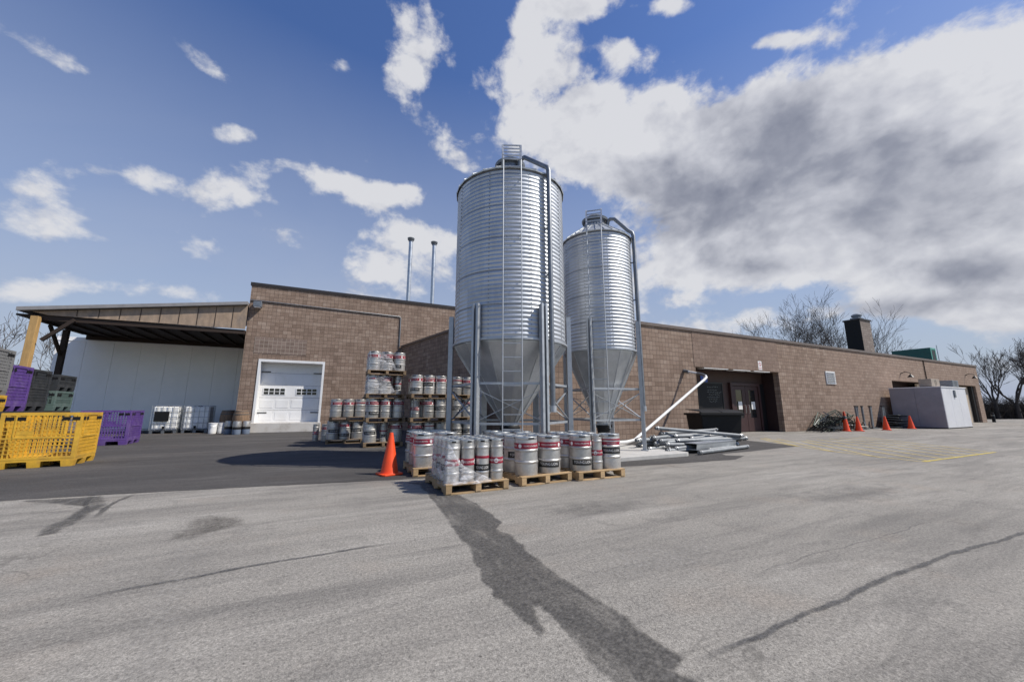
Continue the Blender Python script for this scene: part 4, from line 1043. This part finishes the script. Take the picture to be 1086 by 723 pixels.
# ------------------------------------------------------------------ bulk plastic containers
def make_bin(m, wd=1.28, dp=1.25, H=1.19, gate=True):
    b = thing('bulk_container', 'bin', 'bulk container')
    bs = MB(); z0 = .13
    for x in (-wd/2+.11,0,wd/2-.11):
        for y in (-dp/2+.1,0,dp/2-.1):
            bs.add([(x-.09,y-.09,0),(x+.09,y-.09,0),(x+.09,y+.09,0),(x-.09,y+.09,0),(x-.11,y-.1,z0),(x+.11,y-.1,z0),(x+.11,y+.1,z0),(x-.11,y+.1,z0)],[(0,3,2,1),(4,5,6,7),(0,1,5,4),(1,2,6,5),(2,3,7,6),(3,0,4,7)])
    bs.box((0,0,z0+.025),(wd-.01,dp-.01,.05))
    bs.build('base', MT[m], b)
    for (ax, s) in (('y',-1),('y',1),('x',-1),('x',1)):
        L = wd if ax == 'y' else dp; D_ = (dp if ax == 'y' else wd)/2-.02
        w_ = MB()
        def bx(u0,u1,za,zb,th=.03,off=0.0):
            if ax == 'y': w_.box(((u0+u1)/2,s*(D_-off),(za+zb)/2),(u1-u0,th,zb-za))
            else: w_.box((s*(D_-off),(u0+u1)/2,(za+zb)/2),(th,u1-u0,zb-za))
        e = L/2-(.035 if ax == 'x' else 0)
        bx(-e,e,H-.06,H,.045); bx(-e,e,z0+.051,z0+.1,.04)
        for q in (-1,1): bx(q*e-(.07 if q > 0 else 0),q*e+(.07 if q < 0 else 0),z0+.1,H-.06,.04)
        n = 15
        for i in range(1,n):
            u = -e+.07+(2*e-.14)*i/n
            bx(u-.011,u+.011,z0+.1,H-.06,.022)
        zs_ = [z0+.1+(H-.16-z0)*i/11 for i in range(1,11)]
        for i, z in enumerate(zs_):
            t = .034 if i in (4,) else .012
            bx(-e+.07,e-.07,z-t/2,z+t/2,.026)
        if gate or ax == 'y':
            bx(-e*.62,e*.62,H*.53,H*.565,.045); bx(-e*.64,-e*.6,H*.565,H-.06,.046); bx(e*.6,e*.64,H*.565,H-.06,.046)
            bx(-e*.58,-e*.15,H*.565,H*.66,.018)
            for u in (-e*.85,-e*.62,e*.55,e*.78): bx(u,u+.05,H-.2,H-.06,.04)
        p = w_.build('side_panel', MT[m], b)
        sl = MB(); w_ = sl
        for u in (-e*.88,-e*.6,e*.5,e*.76): bx(u,u+.13,H-.17,H-.09,.012,-.018)
        sl.build('latch_slot', MT['black'], p)
    MB().box((0,0,z0+.056),(wd-.1,dp-.1,.01)).build('floor_panel', MT[m], b)
    return b
BN = {m: Proto(make_bin(m)) for m in ('yellow_plastic','purple_plastic','grey_plastic','ash_plastic')}
GB = 'lattice plastic bulk containers'
BN['yellow_plastic'].put((-5.78,12.72,.005),R(5),uniq('yellow lattice bulk container on the asphalt, nearest of the bins'),GB).scale = (.95,.9,.99)
BN['purple_plastic'].put((-7.05,18.75,.005),R(3),uniq('purple lattice container on asphalt right of the yellow one'),GB)
G2 = 'bulk containers in the left stacks'
rows = [(-8.4,14.3,R(7),'grey_plastic','yellow_plastic'),(-8.75,15.8,R(6),'grey_plastic','purple_plastic'),(-9.05,17.3,R(5),'grey_plastic','grey_plastic'),(-9.1,18.8,R(5),'grey_plastic','green_plastic')]
low = ['charcoal container beneath the yellow one at the left edge','charcoal container beneath the upper purple one','charcoal container beneath another charcoal one in the stacks','charcoal container beneath the sage green one']
top = ['yellow pallet container atop the leftmost stack, holding a grey crate','purple container raised on a charcoal one by the timber post','charcoal container atop another, between purple and sage green','short sage green container atop a charcoal one by the white store']
for (x, y, rz, m0, m1), l0, l1 in zip(rows,low,top):
    BN[m0].put((x,y,.005),rz,uniq(l0),G2)
    if m1 == 'yellow_plastic':
        pl = make_bin('yellow_plastic',1.3,1.3,.42,False); pl.location = (x,y,1.197); pl.rotation_euler[2] = rz; tag(pl,uniq(l1),'bulk container',G2)
        BN['ash_plastic'].put((x,y,1.62),rz,uniq('ash grey lattice crate on the yellow pallet container, left edge'),G2)
    elif m1 == 'green_plastic':
        sh_ = make_bin(m1,1.28,1.25,.66,False); sh_.location = (x,y,1.197); sh_.rotation_euler[2] = rz; tag(sh_,uniq(l1),'bulk container',G2)
        sh_ = make_bin('grey_plastic',1.28,1.25,.55,False); sh_.location = (x,y,1.862); sh_.rotation_euler[2] = rz; tag(sh_,uniq('short charcoal container topmost above the sage green one'),'bulk container',G2)
    else:
        BN[m1].put((x,y,1.197),rz,uniq(l1),G2).scale = (1,1,1.08)

# ------------------------------------------------------------------ liquid totes
def make_tote(plate):
    t = thing('liquid_tote','tote','liquid tote'); W_, D_, H = 1.16, 1.0, 1.2; z0 = .16
    tk = MB(); tk.box((0,0,z0+.53),(W_-.08,D_-.08,1.02)); tk.build('tank', MT['tank'], t, bevel=.07)
    dm = MB()
    for i in range(4):
        for j in range(4): dm.box((-W_/2+.19+i*.26,-D_/2+.045,z0+.16+j*.25),(.2,.03,.18))
    dm.build('tank_moulding', MT['tank'], t, bevel=.012)
    cg = MB()
    for z in [z0+.03+k*.262 for k in range(5)]:
        cg.tube([(-W_/2,-D_/2,z),(W_/2,-D_/2,z),(W_/2,D_/2,z),(-W_/2,D_/2,z),(-W_/2,-D_/2,z)],.013,6)
    for i in range(6):
        x = -W_/2+W_*i/5
        for y in (-D_/2-.012,D_/2+.012): cg.tube([(x,y,z0),(x,y,z0+1.08)],.012,6)
    for i in range(1,5):
        y = -D_/2+D_*i/5
        for x in (-W_/2-.012,W_/2+.012): cg.tube([(x,y,z0),(x,y,z0+1.08)],.012,6)
    for y in (-.25,.25): cg.tube([(-W_/2,y,z0+1.08),(W_/2,y,z0+1.08)],.014,6)
    cg.build('cage', MT['galv'], t)
    bs = MB()
    for x in (-W_/2+.08,0,W_/2-.08): bs.box((x,0,.06),(.13,D_,.12))
    bs.box((0,0,.14),(W_,D_,.035)); bs.build('base', MT['galv_dark'], t)
    MB().lathe([(.1,z0+1.03),(.1,z0+1.08),(.001,z0+1.085)],16).build('cap', MT['black'], t)
    vv = MB(); vv.tube([(0,-D_/2+.05,z0+.09),(0,-D_/2-.06,z0+.09)],.05,12); vv.box((0,-D_/2-.05,z0+.15),(.12,.03,.03)); vv.build('valve', MT['black'], t)
    if plate: MB().box((-.13,-D_/2-.03,z0+.6),(.62,.012,.44)).build('plate', MT['black'], t)
    return t
a = make_tote(True); a.location = (-7.5,25.55,.005); a.scale = (.93,1,1.12); tag(a,uniq('white caged liquid tote with a black panel on its front'),None,'caged liquid totes')
b = make_tote(False); b.location = (-6.25,25.6,.005); b.scale = (.95,1,1.12); tag(b,uniq('plain white caged liquid tote nearer the wooden barrels'),None,'caged liquid totes')

# barrels, pails, small drums by the tall wall corner
def make_barrel():
    t = thing('wooden_barrel','barrel','barrel')
    prof = [(.26,0),(.31,.15),(.345,.42),(.355,.55),(.345,.68),(.31,.9),(.265,1.0),(.245,1.0),(.24,.93),(.001,.93)]
    MB().lathe(prof,26).build('staves', MT['barrel'], t, sharp=50)
    h = MB()
    for z, r in ((.08,.292),(.28,.333),(.8,.331),(.94,.298)): h.lathe([(r-.004,z-.025),(r+.006,z-.02),(r+.004,z+.02),(r-.006,z+.025)],26)
    h.build('hoop', MT['hoop'], t)
    MB().box((0,0,-.08),(.62,.62,.15)).build('base', MT['wood_old'], t)
    return t
BR = Proto(make_barrel())
BR.put((-4.85,24.9,.16),0,uniq('wooden barrel left of the tall wall corner, beside white totes'),'wooden barrels')
BR.put((-3.98,23.2,.16),.4,uniq('wooden barrel right against the tall wall corner'),'wooden barrels')
def make_pail():
    t = thing('plastic_pail','pail','pail')
    MB().lathe([(.001,0),(.16,0),(.185,.5),(.195,.5),(.195,.53),(.175,.53),(.17,.06),(.001,.06)],22).build('body', MT['white_paint'], t, sharp=50)
    MB().tube([(-.19,0,.46),(-.15,-.12,.4),(0,-.2,.34),(.15,-.12,.4),(.19,0,.46)],.008,6).build('handle', MT['galv'], t)
    return t
PL = Proto(make_pail())
PL.put((-5.25,24.0,.005),0,uniq('white open pail left of the other pail by barrels'),'white pails')
PL.put((-4.93,24.25,.005),.7,uniq('white open pail between a pail and the steel drums'),'white pails')
def make_drum():
    t = thing('small_drum','drum','drum')
    MB().lathe([(.001,0),(.17,0),(.18,.03),(.18,.24)],22).build('lower_body', MT['blue_plastic'], t, sharp=50)
    MB().lathe([(.183,.24),(.183,.36)],22).build('black_band', MT['decal_black'], t)
    MB().lathe([(.18,.36),(.18,.56),(.165,.6),(.165,.64),(.14,.64),(.14,.58),(.001,.57)],22).build('upper_body', MT['steel'], t, sharp=50)
    return t
DM = Proto(make_drum())
for x, y, lb in ((-4.45,23.3,'small blue and steel drum next to the white pails'),(-4.02,22.72,'small blue and steel drum in front of the wooden barrel'),(-3.68,22.95,'small blue and steel drum nearest the white door frame')):
    DM.put((x,y,.005),random.uniform(0,3),uniq(lb),'small drums by the wall corner')

# ------------------------------------------------------------------ black dumpster cart and heap of conveyor tubes
dp_ = thing('waste_bin','large black lidded waste bin beside the recessed entrance','waste bin',(13.1,9.65,.005),R(-24))
b = MB(); W_, D_, H = 1.5, 1.15, 1.08
b.add([(-W_/2+.07,-D_/2+.06,.1),(W_/2-.07,-D_/2+.06,.1),(W_/2-.07,D_/2-.06,.1),(-W_/2+.07,D_/2-.06,.1),(-W_/2,-D_/2,H),(W_/2,-D_/2,H),(W_/2,D_/2,H),(-W_/2,D_/2,H)],[(0,3,2,1),(4,5,6,7),(0,1,5,4),(1,2,6,5),(2,3,7,6),(3,0,4,7)])
b.build('body', MT['black'], dp_, local=True, bevel=.02)
b = MB(); b.box((0,-D_/2-.02,H-.03),(W_+.12,.08,.08)); b.box((0,D_/2+.02,H-.03),(W_+.12,.08,.08)); b.box((-W_/2-.02,0,H-.03),(.08,D_,.08)); b.box((W_/2+.02,0,H-.03),(.08,D_,.08)); b.build('rim', MT['black'], dp_, local=True, bevel=.015)
for s in (-1,1):
    l = MB(); l.extr([(-D_/2-.05,.0),(-D_/2+.15,.06),(0,.1),(D_/2,.12),(D_/2,.09),(0,.07),(-D_/2+.15,.03),(-D_/2-.05,-.03)],'x',s*.39-.375,s*.39+.375)
    l.v = [(p[0],p[1],p[2]+H+.04) for p in l.v]
    l.build('lid', MT['black'], dp_, local=True, bevel=.01)
for x in (-W_/2+.2,W_/2-.2):
    for y in (-.38,.38):
        MB().tube([(x-.03,y,.075),(x+.03,y,.075)],.075,14).build('wheel', MT['black_metal'], dp_, local=True)
GT = 'galvanised conveyor tubes in the heap'
def make_ctube(L, r, flange=True):
    t = thing('conveyor_tube','loose galvanised tube in the heap beside the waste bin','conveyor tube')
    MB().tube([(-L/2,0,0),(L/2,0,0)],r,14,caps=False).build('body', MT['tube_steel'], t)
    MB().tube([(-L/2+.01,0,0),(L/2-.01,0,0)],r*.9,12).build('core', MT['galv_dark'], t)
    for s in (-1,1):
        MB().tube([(s*(L/2-.1),0,0),(s*(L/2-.06),0,0)],r*1.25,14).build('clamp', MT['steel_dull'], t)
        MB().box((s*(L/2-.08),0,r*1.3),(.05,.04,.05)).build('bolt', MT['steel_dull'], t)
    return t
CTs = [Proto(make_ctube(2.9,.055)),Proto(make_ctube(2.2,.07)),Proto(make_ctube(1.5,.042))]
def place_tube(k, x, y, z, yaw, pitch, label=None):
    CTs[k].put((x,y,z),yaw,label,GT,tilt=(random.uniform(0,6),pitch))
random.seed(11)
for lay, (n, z) in enumerate(((12,.07),(10,.18),(8,.29),(5,.4))):
    for i in range(n):
        k = random.choice((0,0,1,2))
        place_tube(k, 10.45+random.uniform(-.6,.6), 8.55+(i-(n-1)/2)*.135+lay*.04, z+random.uniform(-.02,.02), R(random.uniform(-9,9)), R(random.uniform(-2.5,2.5)))
place_tube(0, 10.75, 8.45, .53, R(-22), R(5), uniq('galvanised tube lying diagonally across the top of the heap'))
place_tube(0, 10.75, 7.62, .07, R(9), 0, uniq('galvanised tube on the asphalt at the front of the heap'))
place_tube(0, 11.0, 9.0, .5, R(3), R(-1), uniq('galvanised tube high at the back right of the heap'))
hp = thing('conveyor_trough','wide galvanised trough section in the heap of tubes','conveyor trough',(10.6,7.95,.1),R(8))
MB().extr([(-.17,0),(.17,0),(.2,.17),(.185,.17),(.155,.015),(-.155,.015),(-.185,.17),(-.2,.17)],'x',-1.1,1.1).build('trough', MT['galv_hopper'], hp, local=True)
MB().box((0,0,.177),(2.2,.42,.012)).build('cover', MT['galv'], hp, local=True)

# ------------------------------------------------------------------ walk-in cooler at the far wall
ck = thing('walk_in_cooler','white panel walk-in cooler box standing out from the far wall','walk-in cooler',(36.4,10.7,0))
for i in range(2):
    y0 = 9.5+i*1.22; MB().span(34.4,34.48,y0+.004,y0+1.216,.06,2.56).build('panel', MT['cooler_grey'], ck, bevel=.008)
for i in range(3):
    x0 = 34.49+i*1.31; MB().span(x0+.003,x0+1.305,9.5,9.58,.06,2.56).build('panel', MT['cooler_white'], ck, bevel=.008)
MB().span(34.485,38.4,9.585,11.94,.06,2.55).build('body', MT['panel'], ck)
MB().span(34.38,38.45,9.46,11.96,2.562,2.61).build('roof', MT['panel'], ck)
MB().span(34.42,38.42,9.5,11.94,.004,.058).build('skirt', MT['black'], ck)
MB().span(36.3,36.5,9.44,9.495,1.95,2.4).build('junction_box', MT['galv_dark'], ck)
for (x, y, m, lb, sx, sz) in ((35.6,10.3,'ac_beige','beige condenser unit on the white cooler roof',1.3,.48),(37.6,9.95,'galv_dark','dark grey condenser unit on the white cooler roof',1.0,.42)):
    o = thing('condenser_unit',lb,'condenser unit',(x,y,2.61),0,'condenser units on the cooler')
    MB().span(x-sx/2,x+sx/2,y-.3,y+.3,2.66,2.66+sz).build('casing', MT[m], o, bevel=.02)
    g = MB()
    for k in range(5): g.lathe([(.05+.035*k,0),(.058+.035*k,0)],16,(0,0,0))
    gg = MB(); gg.v = [(x+px_,y-.306,2.66+sz/2+py_) for px_,py_,_ in g.v]; gg.f = g.f; gg.sm = g.sm
    gg.build('fan_grille', MT['black_metal'], o, fix=False)
    ft = MB(); ft.span(x-sx/2+.05,x-sx/2+.12,y-.28,y+.28,2.611,2.66); ft.span(x+sx/2-.12,x+sx/2-.05,y-.28,y+.28,2.611,2.66); ft.build('foot', MT['black_metal'], o)
    MB().tube([(x+sx/2,y,2.8),(x+sx/2+.2,y,2.85),(x+sx/2+.28,y,2.7),(x+sx/2+.28,y,2.6)],.035,8).build('line_set', MT['black'], o)

# ------------------------------------------------------------------ stored stuff along the far wall
random.seed(5)
GR = 'folded wire racks in the debris heap'
def make_rack(m, L, W_):
    t = thing('wire_rack','folded wire rack in the green debris heap by the wall','wire rack')
    f = MB(); f.tube([(-L/2,-W_/2,0),(L/2,-W_/2,0),(L/2,W_/2,0),(-L/2,W_/2,0),(-L/2,-W_/2,0)],.025,6); f.build('frame', MT[m], t)
    g = MB()
    for i in range(1,9): g.bar((-L/2+L*i/9,-W_/2,0),(-L/2+L*i/9,W_/2,0),.014)
    for i in range(1,4): g.bar((-L/2,-W_/2+W_*i/4,.012),(L/2,-W_/2+W_*i/4,.012),.014)
    g.build('mesh_panel', MT[m], t)
    for s in (-1,1): MB().bar((s*L/2*.8,-W_/2,0),(s*L/2*.8,-W_/2,.3),.035).build('leg', MT[m], t)
    return t
RK = [Proto(make_rack('junk_green',1.5,.75)),Proto(make_rack('junk_grey',1.2,.6)),Proto(make_rack('black',1.4,.7))]
for i in range(20):
    x = 25.9+random.gauss(0,.6); hgt = max(.12,.85*(1-abs(x-25.9)/1.7))*random.uniform(.25,1)
    RK[i%3].put((x,11.55+random.uniform(-.35,.25),hgt*.8+.12),random.uniform(-.5,.5),None,GR,tilt=(random.uniform(-.9,.9),random.uniform(-.5,.5)))
GS = 'upright stanchions by the far wall'
def make_stanchion():
    t = thing('stanchion','dark upright stanchion post in the row by the far wall','stanchion')
    MB().box((0,0,.03),(.5,.3,.06)).build('base', MT['junk_grey'], t); MB().box((0,0,.7),(.13,.08,1.3)).build('post', MT['galv_dark'], t); MB().box((0,0,1.37),(.2,.1,.06)).build('cap', MT['black_metal'], t)
    return t
ST = Proto(make_stanchion())
for i, x in enumerate((28.6,29.2,29.6,30.5,30.95,31.7,32.15,32.5)):
    ST.put((x,11.65+random.uniform(-.15,.15),.001),random.uniform(-.2,.2),None,GS,tilt=(random.uniform(-.05,.05),random.uniform(-.06,.06)))
GF = 'folded tables stacked by the cooler'
def make_table():
    t = thing('folded_table','folded grey table in the low pile beside the cooler','folded table')
    MB().box((0,0,0),(1.5,.75,.04)).build('tabletop', MT['junk_grey'], t)
    for s in (-1,1): MB().tube([(s*.7,-.33,-.04),(s*.2,-.33,-.07),(s*.2,.33,-.07),(s*.7,.33,-.04)],.018,6).build('leg', MT['black_metal'], t)
    return t
TB = Proto(make_table())
for i in range(6):
    TB.put((33.3+random.uniform(-.15,.15),11.5+random.uniform(-.2,.2),.12+i*.13),random.uniform(-.3,.3),None,GF,tilt=(random.uniform(-.12,.12),random.uniform(-.08,.08)))

# ------------------------------------------------------------------ bare trees, far fence
TW_MIN = .011
def tree(name, label, x, y, h, spread, m, seed, stems=4, group=None, depth=5, thick=.02, fork=.12):
    rnd = random.Random(seed)
    T = thing(name, label, 'tree', (x,y,0), 0, group)
    tr = MB(); tw = MB()
    def grow(p, d, L, r, lev, out):
        n = 3 if lev > 2 else 4; pts = [p]; rr = [r]; q = p.copy(); dd = d.copy()
        for i in range(n):
            dd = (dd+Vector((rnd.gauss(0,.13),rnd.gauss(0,.13),rnd.gauss(.05,.07)))).normalized()
            q = q+dd*L/n; pts.append(q.copy()); rr.append(max(TW_MIN,r*(1-.5*(i+1)/n)))
        out.tube(pts,rr,5 if lev < 2 else 3,caps=False)
        if lev >= depth: return
        k = rnd.choice((3,4)) if lev < depth-1 else rnd.choice((3,4,5))
        for i in range(k):
            f = rnd.uniform(.3,1) if i else 1.0
            idx = min(n,max(1,int(round(f*n)))); b0 = pts[idx]
            ax = Vector((rnd.gauss(0,1),rnd.gauss(0,1),rnd.gauss(0,.6)))
            ax = (ax-dd*ax.dot(dd)).normalized(); ang = rnd.uniform(.3,.85)*(1 if i else .45)
            nd = (dd*math.cos(ang)+ax*math.sin(ang)*spread).normalized()
            nd.z += .12; nd.normalize()
            grow(b0,nd,L*rnd.uniform(.55,.8),max(TW_MIN,rr[idx]*rnd.uniform(.55,.8)),lev+1,tw)
    tr.tube([(x,y,-.1),(x+.02,y,h*fork*.5),(x,y,h*fork)],[h*thick*1.35,h*thick*1.1,h*thick],9,caps=False)
    for i in range(stems):
        a = 2*PI*i/stems+rnd.uniform(-.3,.3); tl = rnd.uniform(.25,.6)*spread
        d = Vector((math.cos(a)*tl,math.sin(a)*tl,1)).normalized()
        grow(Vector((x,y,h*fork*rnd.uniform(.8,1))),d,h*.34,h*thick*.7,1,tr)
    tr.build('trunk', MT[m], T, fix=False); tw.build('crown', MT[m], T, fix=False)
    return T
tree('bare_tree','wide bare tree with many stems behind the wing roof, left of chimney',54.0,26.4,14.6,1.12,'bark',3,6,'bare trees',6)
tree('bare_tree','smaller bare tree behind the roof, right of the chimney',59.2,22.9,13.4,.85,'bark_grey',8,5,'bare trees')
tree('bare_tree','grey bare tree at the far left beyond the plastic bins',-22.5,39.5,8.6,1.1,'bark_grey',21,4,'bare trees')
tree('bare_tree','grey bare tree seen between the canopy posts',-17.0,38.0,7.4,.9,'bark_grey',22,4,'bare trees')
for i, (dx, y, h, lb) in enumerate(((69.0,15.0,8.0,'dark bare tree beyond the far building corner, nearest the wall'),(71.5,14.0,8.9,'dark bare tree with a forked trunk beyond the far corner'),(73.0,13.4,8.4,'dark bare tree second from the photo right edge'),(75.5,12.3,8.2,'dark bare tree at the right edge of the lot'))):
    tree('bare_tree',lb,dx,y,h,.72,'bark',30+i,3,'bare trees',5,.02,.2)
for i, (x, y) in enumerate(((63.5,17.6),(66.5,16.9),(69.5,16.0),(72.5,15.1),(75.5,14.1),(78.5,13))):
    rnd = random.Random(60+i); b = MB()
    for k in range(150):
        p = Vector((x+rnd.gauss(0,1.1),y+rnd.gauss(0,.7),0)); d = Vector((rnd.gauss(0,.35),rnd.gauss(0,.35),1)).normalized(); L = rnd.uniform(1.2,2.9)
        b.tube([p,p+d*L*.5,p+d*L+Vector((rnd.gauss(0,.2),rnd.gauss(0,.2),0))],[.03,.022,.008],3,caps=False)
        for q in range(4):
            f = rnd.uniform(.3,.9); s = p+d*L*f; e = s+Vector((rnd.gauss(0,.4),rnd.gauss(0,.4),rnd.uniform(.2,.7))); b.tube([s,e],[.014,.006],3,caps=False)
    T = thing('bare_shrub','tangled leafless shrub in the dark brush along the far fence','shrub',(x,y,0),0,'leafless shrubs along the far fence')
    b.v = [tuple(p) for p in b.v]; b.build('stems', MT['brush'], T, fix=False)
fc = thing('board_fence','dark weathered board fence beyond the far end of the building','fence',(66,18.5,0))
f = MB(); P0 = Vector((57,21.5)); P1 = Vector((95,9.5)); L = (P1-P0).length; t = (P1-P0)/L; an = math.atan2(t.y,t.x)
for i in range(int(L/.16)):
    p = P0+t*(i*.16); f.box((p.x,p.y,.85+random.uniform(-.03,.03)),(.15,.025,1.7),an)
f.build('boards', MT['fence_dark'], fc)
rl = MB(); n_ = Vector((-t.y,t.x))
for z in (.4,1.4):
    rl.bar((*(P0+n_*.04),z),(*(P1+n_*.04),z),.05,.1)
rl.build('rail', MT['fence_dark'], fc)
bo = thing('bollard','small dark bollard at the far corner of the building','bollard',(53.9,12.0,0))
MB().lathe([(.11,0),(.11,.75),(.08,.82),(.001,.83)],14,(53.9,12.0,0)).build('post', MT['black'], bo); MB().lathe([(.114,.55),(.114,.65)],14,(53.9,12.0,0)).build('band', MT['junk_grey'], bo)
